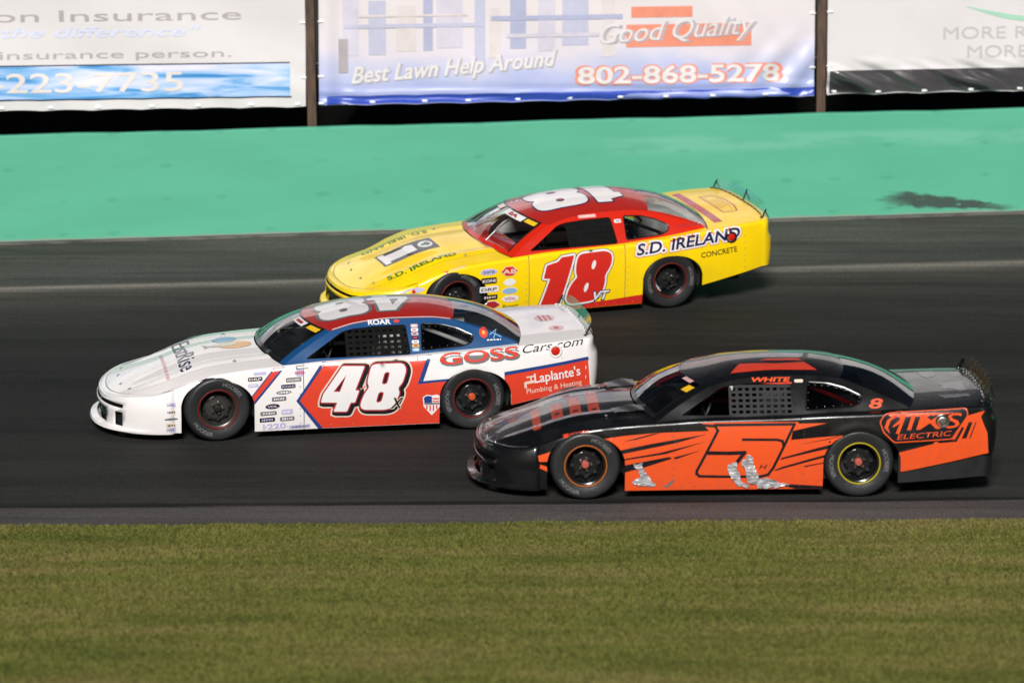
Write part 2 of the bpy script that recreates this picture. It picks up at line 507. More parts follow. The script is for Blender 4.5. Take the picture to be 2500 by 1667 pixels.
def fill(shapes, cuts=(), step=0.05):
    """shapes: list of outline or (outline, [holes]); union of them minus cuts -> 2D verts, tris"""
    S = []
    for s in shapes:
        if isinstance(s, tuple) and isinstance(s[1], list): S.append((s[0], s[1]))
        else: S.append((s, []))
    P, E = [], []
    def add(loop):
        lp = densify(loop, step)
        n = len(P)
        P.extend(lp)
        E.extend((n + i, n + (i + 1) % len(lp)) for i in range(len(lp)))
    for o_, h_ in S:
        add(o_)
        for q in h_: add(q)
    x0 = min(p[0] for p in P); x1 = max(p[0] for p in P); y0 = min(p[1] for p in P); y1 = max(p[1] for p in P)
    for c in cuts:
        if max(p[0] for p in c) < x0 or min(p[0] for p in c) > x1: continue
        add(c)
    nx = int((x1 - x0) / step); ny = int((y1 - y0) / step)
    for i in range(1, nx + 1):
        for j in range(1, ny + 1):
            P.append((x0 + (i - 0.5 + 0.01 * j) * step, y0 + (j - 0.5 + 0.013 * i) * step))
    vo, eo, fo, _, _, _ = delaunay_2d_cdt([Vector(p) for p in P], E, [], 0, 1e-5)
    T = []
    for f in fo:
        cx = sum(vo[i].x for i in f) / len(f); cy = sum(vo[i].y for i in f) / len(f)
        ok = any(pip(cx, cy, o_) and not any(pip(cx, cy, q) for q in h_) for o_, h_ in S)
        if ok and not any(pip(cx, cy, c) for c in cuts): T.append(tuple(f))
    used = sorted({i for f in T for i in f})
    mp = {k: i for i, k in enumerate(used)}
    return [(vo[k].x, vo[k].y) for k in used], [tuple(mp[i] for i in f) for f in T]

_tc = {}
def text2d(s, size=1.0, shear=0.0, bold=0.0, step=0.05, width=None, align='LEFT', res=3):
    key = (s, size, shear, bold, step, width, align)
    if key in _tc: return _tc[key]
    cu = bpy.data.curves.new('lettering', 'FONT')
    cu.body = s; cu.size = 1.0; cu.shear = shear; cu.offset = bold; cu.resolution_u = res
    cu.fill_mode = 'FRONT'
    ob = bpy.data.objects.new('lettering', cu)
    me = bpy.data.meshes.new_from_object(ob)
    bm = bmesh.new(); bm.from_mesh(me)
    xs_ = [v.co.x for v in bm.verts]; ys_ = [v.co.y for v in bm.verts]
    x0, x1 = min(xs_), max(xs_)
    # size is the height of a capital (0.73 of the em)
    k = size / 0.73
    kx = (width / (x1 - x0)) if width else k
    off = x0 if align == 'LEFT' else (x0 + x1) / 2
    for v in bm.verts: v.co = Vector(((v.co.x - off) * kx, v.co.y * k, 0))
    if step:
        X1 = max(v.co.x for v in bm.verts); X0 = min(v.co.x for v in bm.verts)
        n = int((X1 - X0) / step)
        for i in range(1, n + 1):
            bmesh.ops.bisect_plane(bm, geom=bm.verts[:] + bm.edges[:] + bm.faces[:], plane_co=(X0 + i * step, 0, 0), plane_no=(1, 0, 0))
        if size > step:
            for i in range(1, int(size / step) + 1):
                bmesh.ops.bisect_plane(bm, geom=bm.verts[:] + bm.edges[:] + bm.faces[:], plane_co=(0, i * step, 0), plane_no=(0, 1, 0))
    bm.verts.index_update()
    out = [(v.co.x, v.co.y) for v in bm.verts], [tuple(v.index for v in f.verts) for f in bm.faces]
    bm.free(); bpy.data.objects.remove(ob); bpy.data.meshes.remove(me); bpy.data.curves.remove(cu)
    _tc[key] = out
    return out

def outline2d(vt, d, cuts=()):
    """lettering grown outwards by d: the outer edges of each letter, offset and merged"""
    V, T = vt
    E = {}
    for f in T:
        for a, b in zip(f, f[1:] + f[:1]):
            E[(a, b)] = E.get((a, b), 0) + 1
    nxt = {}
    for (a, b) in E:
        if (b, a) not in E: nxt.setdefault(a, []).append(b)
    loops = []
    while nxt:
        a = next(iter(nxt)); lp = [a]
        while True:
            q = nxt.get(lp[-1])
            if not q: break
            b = q.pop()
            if not q: del nxt[lp[-1]]
            if b == lp[0]: break
            lp.append(b)
        if len(lp) > 2: loops.append([V[i] for i in lp])
    big = [l for l in loops if abs(area(l)) > 1e-6 and area(l) > 0] or loops
    out = []
    for l in big:
        # drop the in-between points of straight runs
        k = [p for i, p in enumerate(l) if abs((p[0] - l[i - 1][0]) * (l[(i + 1) % len(l)][1] - p[1]) - (p[1] - l[i - 1][1]) * (l[(i + 1) % len(l)][0] - p[0])) > 1e-9]
        if len(k) > 2: out.append(grow(k, d))
    return fill(out, cuts, 0.06)

def xf2(vt, x, y, ang=0.0, mir=1):
    c, s = math.cos(R(ang)), math.sin(R(ang))
    return [(x + mir * (a * c - b * s), y + a * s + b * c) for a, b in vt[0]], vt[1]

def area(p):
    return 0.5 * sum(p[i][0] * p[(i + 1) % len(p)][1] - p[(i + 1) % len(p)][0] * p[i][1] for i in range(len(p)))

def grow(p, d):
    """offset an outline outwards by d"""
    n = len(p); s = 1 if area(p) > 0 else -1
    out = []
    for i in range(n):
        a, b, c = Vector(p[i - 1]), Vector(p[i]), Vector(p[(i + 1) % n])
        u = (b - a).normalized(); v = (c - b).normalized()
        n1 = Vector((u.y, -u.x)) * s; n2 = Vector((v.y, -v.x)) * s
        m = n1 + n2
        if m.length < 1e-6: m = n1
        m.normalize()
        k = d / max(0.45, m.dot(n1))
        q = b + m * k
        out.append((q.x, q.y))
    return out

def rnd(p, r, n=4):
    out = []
    m = len(p)
    for i in range(m):
        a, b, c = Vector(p[i - 1]), Vector(p[i]), Vector(p[(i + 1) % m])
        la, lc = (a - b).length, (c - b).length
        ra = min(r, la * 0.48); rc = min(r, lc * 0.48)
        s = b + (a - b).normalized() * ra; e = b + (c - b).normalized() * rc
        for j in range(n + 1):
            t = j / n
            q = s * (1 - t) ** 2 + b * 2 * t * (1 - t) + e * t * t
            out.append((q.x, q.y))
    return out

def ell(cx, cy, rx, ry, n=28, ang=0):
    c, s = math.cos(R(ang)), math.sin(R(ang))
    return [(cx + rx * math.cos(2 * math.pi * k / n) * c - ry * math.sin(2 * math.pi * k / n) * s,
             cy + rx * math.cos(2 * math.pi * k / n) * s + ry * math.sin(2 * math.pi * k / n) * c) for k in range(n)]

def rect(x0, x1, y0, y1): return [(x0, y0), (x1, y0), (x1, y1), (x0, y1)]

def stroke(pts, wd):
    """thick line as a list of quads (their union is filled)"""
    S = []
    for a, b in zip(pts[:-1], pts[1:]):
        a, b = Vector(a), Vector(b)
        d = (b - a).normalized(); nn = Vector((-d.y, d.x)) * wd / 2; e = d * wd * 0.45
        S.append([tuple(a - e - nn), tuple(b + e - nn), tuple(b + e + nn), tuple(a - e + nn)])
    return S

# ------------------------------------------------------------------ fence: posts, rails and banners
POSTS = [(-15.7, 0), (-9.15, 0), (-2.57, 0.04), (4.02, 0.0), (10.6, 0)]
wood = pm('post_wood', (0.11, 0.062, 0.038), rough=0.8, dirt=0.5, scale=6, bump=0.5, stretch=(4, 4, 0.6))
def fence_y(x): return wall_line(x) + 0.40
for i, (px, lean) in enumerate(POSTS):
    y = fence_y(px); zb = wall_z(px) + 0.2
    V, F = bevel_box(-0.058, 0.058, -0.055, 0.055, 0, 5.4, 0.008)
    for k, v in enumerate(V):
        t = v[2] / 5.4
        V[k] = (v[0] - lean * (t - 0.3) * 2.2 + 0.004 * math.sin(v[2] * 3 + i), v[1], v[2])
    p = mk('fence_post', (V, F), wood, None)
    p.location = (px, y, zb)
    nm = ['outermost brown fence post beyond the insurance banner', 'brown fence post at the far end of the insurance banner',
          'brown wooden fence post between the insurance banner and the blue banner',
          'brown wooden fence post between the blue banner and the banner with the black band',
          'brown fence post at the far end of the banner with the black band'][i]
    tag(p, nm, 'fence post', 'posts of the fence above the wall')

def ban_frame(x0, x1, zb0, zb1, h):
    """banner frame: u along, v up in metres; returns mapping with soft folds"""
    L_ = x1 - x0
    def f(u, v, fold, sag, lay=0.0, seed=0.0):
        x = x0 + u
        z = zb0 + (zb1 - zb0) * u / L_ + v
        sg = sag * abs(math.sin(math.pi * u / 0.62)) * max(0, 1 - v / 0.25)
        y = fence_y(x) - 0.03 - fold(u, v) - lay
        return (x, y, z + sg)
    return f

def nz2(x, y, s=0): return noise.noise(Vector((x, y, s)))

def banner(name, x0, x1, zb0, zb1, h, fold, base_mat, label, sag=0.015, cell=0.035):
    F = ban_frame(x0, x1, zb0, zb1, h)
    L_ = x1 - x0
    nu, nv = int(L_ / cell), int(h / cell)
    b = mk(name, grid(lambda u, v: F(u, v, fold, sag), lin(0, L_, nu), lin(0, h, nv)), base_mat, None, None)
    tag(b, label, 'banner', 'advertising banners on the fence')
    def put(nm, vt, mat, lay=1):
        V, T = vt
        return mk(nm, ([F(u, v, fold, sag, 0.005 * lay) for u, v in V], T), mat, b, None)
    # eyelets with bright plastic ties along the lower hem
    tie = pm('white_tie', (0.85, 0.85, 0.87), rough=0.25)
    n = int(L_ / 0.62)
    for k in range(n + 1):
        u = 0.06 + (L_ - 0.12) * k / n + random.uniform(-0.05, 0.05)
        c = F(min(max(u, 0.03), L_ - 0.03), 0.035, fold, sag, 0.006)
        V, Fc = bevel_box(-0.035, 0.035, -0.012, 0.012, -0.014, 0.014, 0.005)
        t = mk('cable_tie', ([(a + c[0], bb + c[1], d + c[2]) for a, bb, d in V], Fc), tie, b)
    for k in range(3):
        for u in (0.03, L_ - 0.03):
            c = F(u, 0.38 + 0.7 * k, fold, sag, 0.006)
            V, Fc = bevel_box(-0.04, 0.04, -0.01, 0.01, -0.012, 0.012, 0.004)
            mk('cable_tie', ([(a + c[0], bb + c[1], d + c[2]) for a, bb, d in V], Fc), tie, b)
    return b, put

BW = pm('banner_white', (0.68, 0.66, 0.665), rough=0.36, dirt=0.05, scale=1.5)
def txt(s, size, x, y, ang=0, **k): return xf2(text2d(s, size, **k), x, y, ang)

# -- insurance banner (left)
def fold1(u, v):
    d = 0.010 * math.sin((u * 1.1 + v * 2.2) * 2.0) + 0.016 * nz2(u * 0.9, v * 1.3, 2)
    d += 0.022 * smoothstep(0.95, 0.25, v) * nz2(u * 2.2 + v * 3.2, v * 0.9 - u * 0.2, 5)
    return d
L1 = 6.42
b1, put1 = banner('banner', -9.06, -9.06 + L1, 3.06, 3.11, 2.2, fold1, BW,
                  'white insurance banner with a blue phone number strip')
GREY = pm('print_grey', srgb(170, 162, 168), rough=0.45)
LBLUE = pm('print_pale_blue', srgb(206, 212, 236), rough=0.45)
def ban_blue():
    m = bpy.data.materials.new('print_blue_swirl'); m.use_nodes = True
    nt = m.node_tree; p = nt.nodes['Principled BSDF']; L = nt.links.new
    tc = nt.nodes.new('ShaderNodeTexCoord'); mp = nt.nodes.new('ShaderNodeMapping')
    mp.inputs['Rotation'].default_value = (0, R(-33), 0); mp.inputs['Scale'].default_value = (0.55, 1, 4.2)
    L(tc.outputs['Object'], mp.inputs[0])
    n = nt.nodes.new('ShaderNodeTexNoise'); n.inputs['Scale'].default_value = 1.5; n.inputs['Detail'].default_value = 3; n.inputs['Distortion'].default_value = 0.8
    L(mp.outputs[0], n.inputs[0])
    cr = nt.nodes.new('ShaderNodeValToRGB'); L(n.outputs['Fac'], cr.inputs[0])
    e = cr.color_ramp.elements
    st = [(0.34, srgb(58, 132, 196)), (0.45, srgb(110, 170, 222)), (0.54, srgb(176, 202, 240)), (0.68, srgb(222, 222, 242))]
    while len(e) < 4: e.new(0.5)
    for el, (a, c) in zip(e, st): el.position = a; el.color = c
    L(cr.outputs[0], p.inputs['Base Color']); p.inputs['Roughness'].default_value = 0.3
    return m
BLUE1 = ban_blue()
NAVY = pm('print_navy', (0.012, 0.014, 0.04), rough=0.4)
def U1(px): return (px - 1250) / 189.5 + 9.06          # metres along the banner
put1('lettering', txt('Noyle Johnson Insurance', 0.150, U1(-560), 1.13, width=U1(596) - U1(-560), bold=0.0), GREY)
put1('lettering', txt('"We make the difference"', 0.135, U1(-330), 0.93, width=U1(500) - U1(-330), shear=0.25, bold=0.012), LBLUE)
put1('lettering', txt('Choose your insurance person.', 0.108, U1(-420), 0.66, width=U1(572) - U1(-420)), GREY)
put1('blue_strip', fill([rect(0.12, U1(712), 0.145, 0.565)], step=0.06), BLUE1)
put1('strip_edge', fill([rect(0.12, U1(712), 0.565, 0.583)], step=0.06), NAVY)
put1('strip_edge', fill([rect(0.12, U1(716), 0.127, 0.145)], step=0.06), NAVY)
put1('phone_number', txt('802-223-7735', 0.255, U1(-170), 0.235, width=U1(456) - U1(-170), bold=0.012), pm('print_cream', srgb(222, 216, 212), rough=0.45), 2)

# -- blue banner (middle)
def fold2(u, v):
    s = (u * 0.9 + v * 1.6)
    d = 0.014 * math.sin(s * 3.1) + 0.030 * nz2(u * 0.8 + v * 0.5, v * 1.3, 4) + 0.018 * nz2(u * 2.6 + v * 2.0, v * 0.9, 8)
    hem = smoothstep(0.32, 0.02, v)
    d += hem * 0.022 * math.sin(v * 42 + u * 1.2 + 2 * nz2(u * 0.8, 0, 3))
    rr = smoothstep(5.0, 6.35, u)
    d += rr * 0.030 * math.sin((u * 1.0 - v * 0.75) * 13) * smoothstep(1.0, 0.3, v)
    ll = smoothstep(0.7, 0.1, u)
    d += ll * 0.02 * math.sin(u * 16)
    return d
def ban_mid():
    m = bpy.data.materials.new('print_blue_lilac'); m.use_nodes = True
    nt = m.node_tree; p = nt.nodes['Principled BSDF']; L = nt.links.new
    tc = nt.nodes.new('ShaderNodeTexCoord'); sp = nt.nodes.new('ShaderNodeSeparateXYZ'); L(tc.outputs['Object'], sp.inputs[0])
    mp = nt.nodes.new('ShaderNodeMapping'); mp.inputs['Scale'].default_value = (0.55, 1, 0.9); L(tc.outputs['Object'], mp.inputs[0])
    n = nt.nodes.new('ShaderNodeTexNoise'); n.inputs['Scale'].default_value = 1.3; n.inputs['Detail'].default_value = 5; L(mp.outputs[0], n.inputs[0])
    # height above the sloping hem
    hx = nt.nodes.new('ShaderNodeMath'); hx.operation = 'MULTIPLY_ADD'; L(sp.outputs['X'], hx.inputs[0]); hx.inputs[1].default_value = -0.0165; L(sp.outputs['Z'], hx.inputs[2])
    wv = nt.nodes.new('ShaderNodeMath'); wv.operation = 'MULTIPLY_ADD'; L(n.outputs['Fac'], wv.inputs[0]); wv.inputs[1].default_value = 0.9; L(hx.outputs[0], wv.inputs[2])
    rg = nt.nodes.new('ShaderNodeMapRange'); rg.inputs[1].default_value = 3.45; rg.inputs[2].default_value = 4.75; L(wv.outputs[0], rg.inputs[0])
    cr = nt.nodes.new('ShaderNodeValToRGB'); L(rg.outputs[0], cr.inputs[0])
    e = cr.color_ramp.elements
    st = [(0.0, srgb(92, 108, 196)), (0.18, srgb(150, 162, 214)), (0.42, srgb(184, 190, 222)), (0.62, srgb(216, 210, 220)), (1.0, srgb(218, 212, 214))]
    while len(e) < 5: e.new(0.5)
    for el, (a, c) in zip(e, st): el.position = a; el.color = c
    L(cr.outputs[0], p.inputs['Base Color']); p.inputs['Roughness'].default_value = 0.32
    return m
L2 = 6.40
b2, put2 = banner('banner', -2.47, -2.47 + L2, 3.125, 3.205, 2.2, fold2, ban_mid(),
                  'blue and lilac banner with a white phone number outlined in orange')
def U2(px): return (px - 1250) / 188.6 + 2.47
def V2(py, px): return (270 - (px - 790) * 0.0215 - py) / 188.6
DBLUE = pm('print_royal_blue', srgb(52, 78, 178), rough=0.3)
ORNG = pm('print_orange', srgb(228, 142, 118), rough=0.4)
WHT = pm('print_white', (0.72, 0.70, 0.70), rough=0.4)
CREAM = pm('print_stone', srgb(214, 208, 208), rough=0.45)
TAUPE = pm('print_taupe', srgb(178, 172, 182), rough=0.45)
put2('hem_band', fill([rect(0.1, L2, 0.012, 0.115)], step=0.03), DBLUE)
put2('phone_outline', txt('802-868-5278', 0.235, U2(1402), 0.215, width=U2(1915) - U2(1402), bold=0.062), ORNG, 1)
put2('phone_number', txt('802-868-5278', 0.225, U2(1410), 0.22, width=U2(1905) - U2(1410), bold=0.022), WHT, 2)
put2('slogan_shadow', txt('Best Lawn Help Around', 0.215, U2(866), 0.27, ang=4, width=U2(1362) - U2(862), shear=0.35, bold=0.03), TAUPE, 1)
put2('slogan', txt('Best Lawn Help Around', 0.215, U2(862), 0.28, ang=4, width=U2(1362) - U2(862), shear=0.35, bold=0.02), WHT, 2)
put2('print_block', fill([rect(U2(1528), U2(1835), 0.68, 0.97)], step=0.06), ORNG, 1)
put2('lettering', txt('Good Quality', 0.26, U2(1472), 0.72, ang=3, width=U2(1850) - U2(1470), shear=0.4), TAUPE, 2)
put2('lettering', txt('Good Quality', 0.26, U2(1464), 0.73, ang=3, width=U2(1850) - U2(1470), shear=0.4), WHT, 3)
PALE = [pm('print_pale_%d' % k, srgb(*c), rough=0.42) for k, c in enumerate([(204, 200, 214), (188, 190, 212), (214, 206, 206), (172, 176, 204)])]
rb = random.Random(11)
u = 0.30
k = 0
while u < 3.7:
    w_ = rb.uniform(0.10, 0.34)
    put2('print_column', fill([rect(u, u + w_, rb.uniform(0.52, 0.72), rb.uniform(1.2, 1.9))], step=0.05), PALE[k % 4], 1)
    u += w_ + rb.uniform(0.04, 0.22); k += 1
put2('print_column', fill([rect(0.25, 0.37, 0.42, 0.85)], step=0.05), GREY, 2)
for k, (a, b_, z, hh) in enumerate(((0.32, 2.1, 0.98, 0.05), (0.5, 1.9, 1.12, 0.03), (2.2, 3.9, 1.05, 0.06), (2.4, 3.6, 0.83, 0.05))):
    put2('print_band', fill([rect(a, b_, z, z + hh)], step=0.05), PALE[(k + 1) % 4], 2)
put2('print_block', fill([rect(U2(1540), U2(1690), 1.06, 1.2)], step=0.05), ORNG, 1)

# -- banner with black band (right)
def fold3(u, v):
    d = 0.012 * nz2(u * 0.7, v * 0.9, 6) + 0.008 * math.sin(u * 2.2 + v)
    lo = smoothstep(0.50, 0.28, v)
    d += lo * 0.12 * nz2(u * 2.0 + v * 4.6, v * 2.0 - u * 0.7, 9) + lo * 0.05 * nz2(u * 4.2 + v * 8, v * 3, 12)
    return d
b3, put3 = banner('banner', 4.10, 4.10 + L2, 3.222, 3.30, 2.2, fold3, BW,
                  'white banner with grey capitals and a wrinkled black band at the bottom', cell=0.022)
def U3(px): return (px - 1250) / 187.0 - 4.10
put3('black_band', fill([rect(0.03, L2 - 0.03, 0.015, 0.315)], step=0.022), pm('print_black_gloss', (0.06, 0.056, 0.06), rough=0.3, coat=1.0, dirt=0.0), 2)
LG = pm('print_light_grey', srgb(190, 184, 186), rough=0.45)
put3('lettering', txt('MORE R', 0.165, U3(2302), 0.70, width=1.12), LG)
put3('lettering', txt('MORE', 0.165, U3(2362), 0.455, width=0.80), LG)
arc = [(U3(2360) + 1.9 * t, 1.12 - 0.18 * math.sin(t * 2.2)) for t in lin(0, 1, 14)]
put3('green_swoosh', fill([arc + [(x, y - 0.005 - 0.06 * math.sin(min(1, k / 4) * 1.5)) for k, (x, y) in reversed(list(enumerate(arc)))]], step=0.06),
     pm('print_mint', srgb(160, 208, 182), rough=0.45))
arc = [(U3(2380) + 1.9 * t, 1.34 - 0.16 * math.sin(t * 2.4)) for t in lin(0, 1, 14)]
put3('violet_swoosh', fill([arc + [(x, y + 0.005 + 0.08 * math.sin(min(1, k / 4) * 1.5)) for k, (x, y) in reversed(list(enumerate(arc)))]], step=0.06),
     pm('print_violet', srgb(150, 146, 206), rough=0.45))

# a steel cable and rails behind the banners carry them
railm = pm('rail_steel', (0.06, 0.055, 0.05), rough=0.6, dirt=0.4)
for k, zz in enumerate((0.5, 2.05)):
    for a, b_, zb, nm in ((-9.15, -2.62, 3.08, 'insurance'), (-2.52, 3.97, 3.16, 'blue'), (4.07, 10.6, 3.26, 'black-banded')):
        rr = mk('fence_rail', tube([(a, fence_y(a) + 0.09, zb + zz), (b_, fence_y(b_) + 0.09, zb + zz + 0.04)], 0.024, 8), railm)
        tag(rr, '%s steel rail hidden behind the %s banner' % (('lower', 'upper')[k], nm), 'fence rail', 'rails of the fence above the wall')

# ------------------------------------------------------------------ stock car body surface (local: -x is the nose, -y the driver's side, z up)
WB = 2.667; TR = 0.343; WZ = 0.340
t_ws = table([(-0.45, 0.922), (-0.37, 0.938), (0.0, 0.968), (0.5, 0.962), (1.0, 0.955), (2.0, 0.957), (2.67, 0.972), (3.2, 0.958), (3.6, 0.930), (3.88, 0.885)])
t_zs0 = table([(-1.10, 0.395), (-0.95, 0.425), (-0.75, 0.462), (-0.55, 0.512), (-0.44, 0.548), (-0.25, 0.628), (0.0, 0.70), (0.4, 0.742), (0.85, 0.768), (1.14, 0.785), (2.0, 0.805),
              (2.25, 0.818), (2.8, 0.848), (3.2, 0.878), (3.8, 0.912), (4.0, 0.918)])
ZR = 0.0                               # how much higher the tail stands
def t_zs(x): return t_zs0(x) + (ZR * smoothstep(2.2, 3.7, x) if ZR else 0.0)
t_crown = table([(-1.1, 0.02), (-0.95, 0.052), (-0.75, 0.088), (-0.5, 0.100), (-0.25, 0.082), (0.0, 0.062), (0.6, 0.05), (0.9, 0.04)])
XN, AN, NN = -0.44, 0.62, 2.25          # nose: where the corner starts, its depth, its squareness
XT, AT = 3.86, 0.155                   # tail
CROWN = 0.098                          # roof crown

def arch_r(x, z):
    return min(math.hypot(x, z - WZ), math.hypot(x - WB, z - WZ))

def sideY(x, z):
    w_ = t_ws(x)
    if x < XN:
        q = min(1.0, (XN - x) / (AN + 0.03))
        w_ *= max(0.0, 1 - q ** NN) ** (1 / NN)
    zs_ = t_zs(x)
    h = z / zs_
    if h < 0.6: w_ -= 0.040 * (1 - h / 0.6) ** 2
    else: w_ -= 0.030 * ((h - 0.6) / 0.4) ** 2
    # pressed lip round the wheel openings
    w_ += 0.006 * math.exp(-((arch_r(x, z) - 0.36) / 0.05) ** 2)
    return w_

FIL = 0.045
INS = 0.04
def we(x): return sideY(max(x, XN), t_zs(max(x, XN)) - FIL) - INS

def capZ(x, t):
    a = abs(t)
    z = t_zs(x) + t_crown(x) * (1 - a ** 2.4)
    ramp = smoothstep(-0.95, -0.5, x)
    z += ramp * 0.017 * math.exp(-((a - 0.62) / 0.08) ** 2)           # hood ridges
    z += ramp * 0.010 * smoothstep(0.50, 0.18, a) * smoothstep(-0.9, -0.1, x)  # centre bulge
    return z

def nose_x(t): return XN - AN * max(0.0, 1 - abs(t) ** NN) ** (1 / NN)
def cowl_x(t): return 0.50 + 0.20 * t * t
def cap(s, t):
    x = nose_x(t) * (1 - s) + cowl_x(t) * s
    return (x, t * we(x), capZ(x, t))

def tail_x(t, a=None): return XT + (a or AT) * max(0.0, 1 - abs(t) ** 3.2) ** (1 / 3.2)
def deckZ(x, t): return t_zs(x) + 0.03 * (1 - abs(t) ** 3)
def deck0(t): return 3.30 - 0.14 * t * t
def deck(s, t):
    x = deck0(t) * (1 - s) + tail_x(t) * s
    return (x, t * we(x), deckZ(x, t))

def GHy(z): return 0.868 - 0.82 * (z - 0.80) + 0.012 * math.sin(math.pi * min(1, max(0, (z - 0.8) / 0.35)))
t_ze = table([(0.98, 1.02), (1.22, 1.055), (1.5, 1.112), (1.9, 1.142), (2.25, 1.138), (2.5, 1.112), (2.62, 1.085)])
def roofZ(x, t): return t_ze(x) + CROWN * (1 - t * t) - 0.012 * smoothstep(0.9, 1.0, abs(t)) * 0
def roof_f(t): return 1.00 + 0.22 * t * t
def roof_r(t): return 2.60 - 0.10 * t * t
def roof(s, t):
    x = roof_f(t) * (1 - s) + roof_r(t) * s
    return (x, t * GHy(t_ze(x)), roofZ(x, t))
def ws_bot(t):
    x = 0.515 + 0.19 * t * t
    zb = t_zs(0.705) + 0.01
    y = t * GHy(zb)
    return Vector((x, y, max(capZ(x, y / we(x)) + 0.006, 0)))
def wshield(s, t):
    a = ws_bot(t); b = Vector(roof(0, t))
    p = a.lerp(b, s); n = Vector((-0.55, 0, 0.83))
    return tuple(p + n * 0.035 * math.sin(math.pi * s) * (1 - 0.6 * t * t))
def rg_bot(t):
    x = 3.30 - 0.13 * t * t
    y = t * GHy(t_zs(3.17) + 0.005)
    return Vector((x, y, deckZ(x, y / we(x)) + 0.006))
def rglass(s, t):
    a = Vector(roof(1, t)); b = rg_bot(t)
    p = a.lerp(b, s); n = Vector((0.4, 0, 0.92))
    return tuple(p + n * 0.045 * math.sin(math.pi * s) * (1 - 0.6 * t * t))

FO0, FO1 = -0.372, 0.385               # front wheel opening at the rocker
RO0, RO1 = WB - 0.352, WB + 0.405
AH = 0.288
def open_z(x):
    """height of the lower body edge at x: rocker, or the wheel arch"""
    z = 0.085
    if x > 3.0: z = 0.245 + (x - 3.05) * 0.19
    if x < FO0: z = 0.10
    for c, a, b in ((0.0, FO0, FO1), (WB, RO0, RO1)):
        if a < x < b:
            u = (x - c) / (-(a - c) if x < c else (b - c))
            z = max(z, WZ + 0.012 + AH * max(0, 1 - abs(u) ** 2.25) ** 0.48)
    return z
def arch_loop(c, a, b, grow_=0.0):
    n = 40
    L_ = [(a, -0.1)]
    for k in range(n + 1):
        th = math.pi * (1 - k / n)
        u = math.cos(th)
        x = c + u * (-(a - c) if u < 0 else (b - c)) * 0.9999
        L_.append((x, WZ + 0.012 + AH * max(0, 1 - abs(u) ** 2.25) ** 0.48))
    L_.append((b, -0.1))
    return L_
ARCH_F, ARCH_R = arch_loop(0.0, FO0, FO1), arch_loop(WB, RO0, RO1)
UNDER = [(-2, -0.5), (6, -0.5), (6, 0.47), (3.95, 0.418), (3.05, 0.247), (3.02, 0.088), (-0.37, 0.088), (-0.4, 0.103), (-2, 0.103)]
CUTS = [ARCH_F, ARCH_R, UNDER]

def side_panel(x0, x1, sgn):
    xs_ = set(lin(x0, x1, int((x1 - x0) / 0.025) + 2))
    for c, a, b in ((0.0, FO0, FO1), (WB, RO0, RO1)):
        for k in range(33):
            u = -math.cos(math.pi * k / 32)
            x = c + u * (-(a - c) if u < 0 else (b - c))
            xs_.add(x)
        xs_.add(a - 1e-4); xs_.add(b + 1e-4)
    xs_ = sorted(x for x in xs_ if x0 - 1e-9 <= x <= x1 + 1e-9)
    N = 18
    def f(x, k):
        zb = open_z(x); zt = t_zs(x) - FIL
        if k <= N:
            z = zb + (zt - zb) * k / N
            return (x, sgn * sideY(x, z), z)
        a = (k - N) / 5 * math.pi / 2
        y = sideY(x, zt) - INS * (1 - math.cos(a))
        return (x, sgn * y, zt + FIL * math.sin(a))
    v, fc = grid(f, xs_, list(range(N + 6)))
    if sgn < 0: fc = [q[::-1] for q in fc]
    return v, fc

G = 0.0035   # half panel gap
def S_(a, b, n):   # sine spaced
    return [a + (b - a) * (0.5 - 0.5 * math.cos(math.pi * i / (n - 1))) for i in range(n)]

# surface projections for graphics
def P_side(x, z, lay=1):
    e = 0.0016 * lay
    zt = t_zs(x) - FIL
    if z <= zt: return (x, -(sideY(x, z) + e), z)
    # the film wraps over the shoulder
    d = (z - zt) / 0.0425
    q = min(d, math.pi / 2)
    y = sideY(x, zt) - INS * (1 - math.cos(q)) - max(0, d - math.pi / 2) * 0.0425
    return (x, -(y + e * math.cos(q)), zt + FIL * math.sin(q) + e * math.sin(q) + max(0, d - math.pi / 2) * 0.004)
def P_gh(x, z, lay=1): return (x, -(GHy(z) + 0.0014 * lay), z + 0.0012 * lay)
def P_hood(x, y, lay=1): return (x, y, capZ(x, y / we(x)) + 0.0018 * lay)
def P_roof(x, y, lay=1): return (x, y, roofZ(x, y / GHy(t_ze(x))) + 0.0018 * lay)
def P_deck(x, y, lay=1): return (x, y, deckZ(x, y / we(x)) + 0.0018 * lay)
def P_ws(x, y, lay=1):
    """graphics on the windscreen: x = fraction up, y = fraction across"""
    p = wshield(x, y); return (p[0] - 0.003 * lay, p[1], p[2] + 0.003 * lay)

DOOR_WIN = [(0.93, 0.812), (1.335, 1.045), (1.44, 1.066), (1.7, 1.082), (2.01, 1.086), (2.035, 0.815)]
QTR_WIN = [(2.15, 0.845), (2.175, 1.088), (2.39, 1.075), (2.55, 1.035), (2.71, 0.965), (2.69, 0.905), (2.60, 0.872)]

def pillar_side(sgn):
    """cabin side with its two window openings"""
    low = [(x, t_zs(x) + 0.004) for x in lin(0.705, 3.17, 40)]
    up = []
    a = ws_bot(1); 
    for k in range(1, 12):
        s = k / 12; p = wshield(s, 1.0); up.append((p[0], p[2]))
    top = [(x, t_ze(x)) for x in lin(roof_f(1), roof_r(1), 30)]
    rear = [(rglass(s, 1.0)[0], rglass(s, 1.0)[2]) for s in lin(0, 1, 16)[1:-1]]
    outl = low + rear[::-1] + top[::-1] + up[::-1]
    V, T = fill([(outl, [rnd(DOOR_WIN, 0.03), rnd(QTR_WIN, 0.03)])], step=0.06)
    v = [(x, sgn * GHy(z), z) for x, z in V]
    if sgn > 0: T = [q[::-1] for q in T]
    return v, T

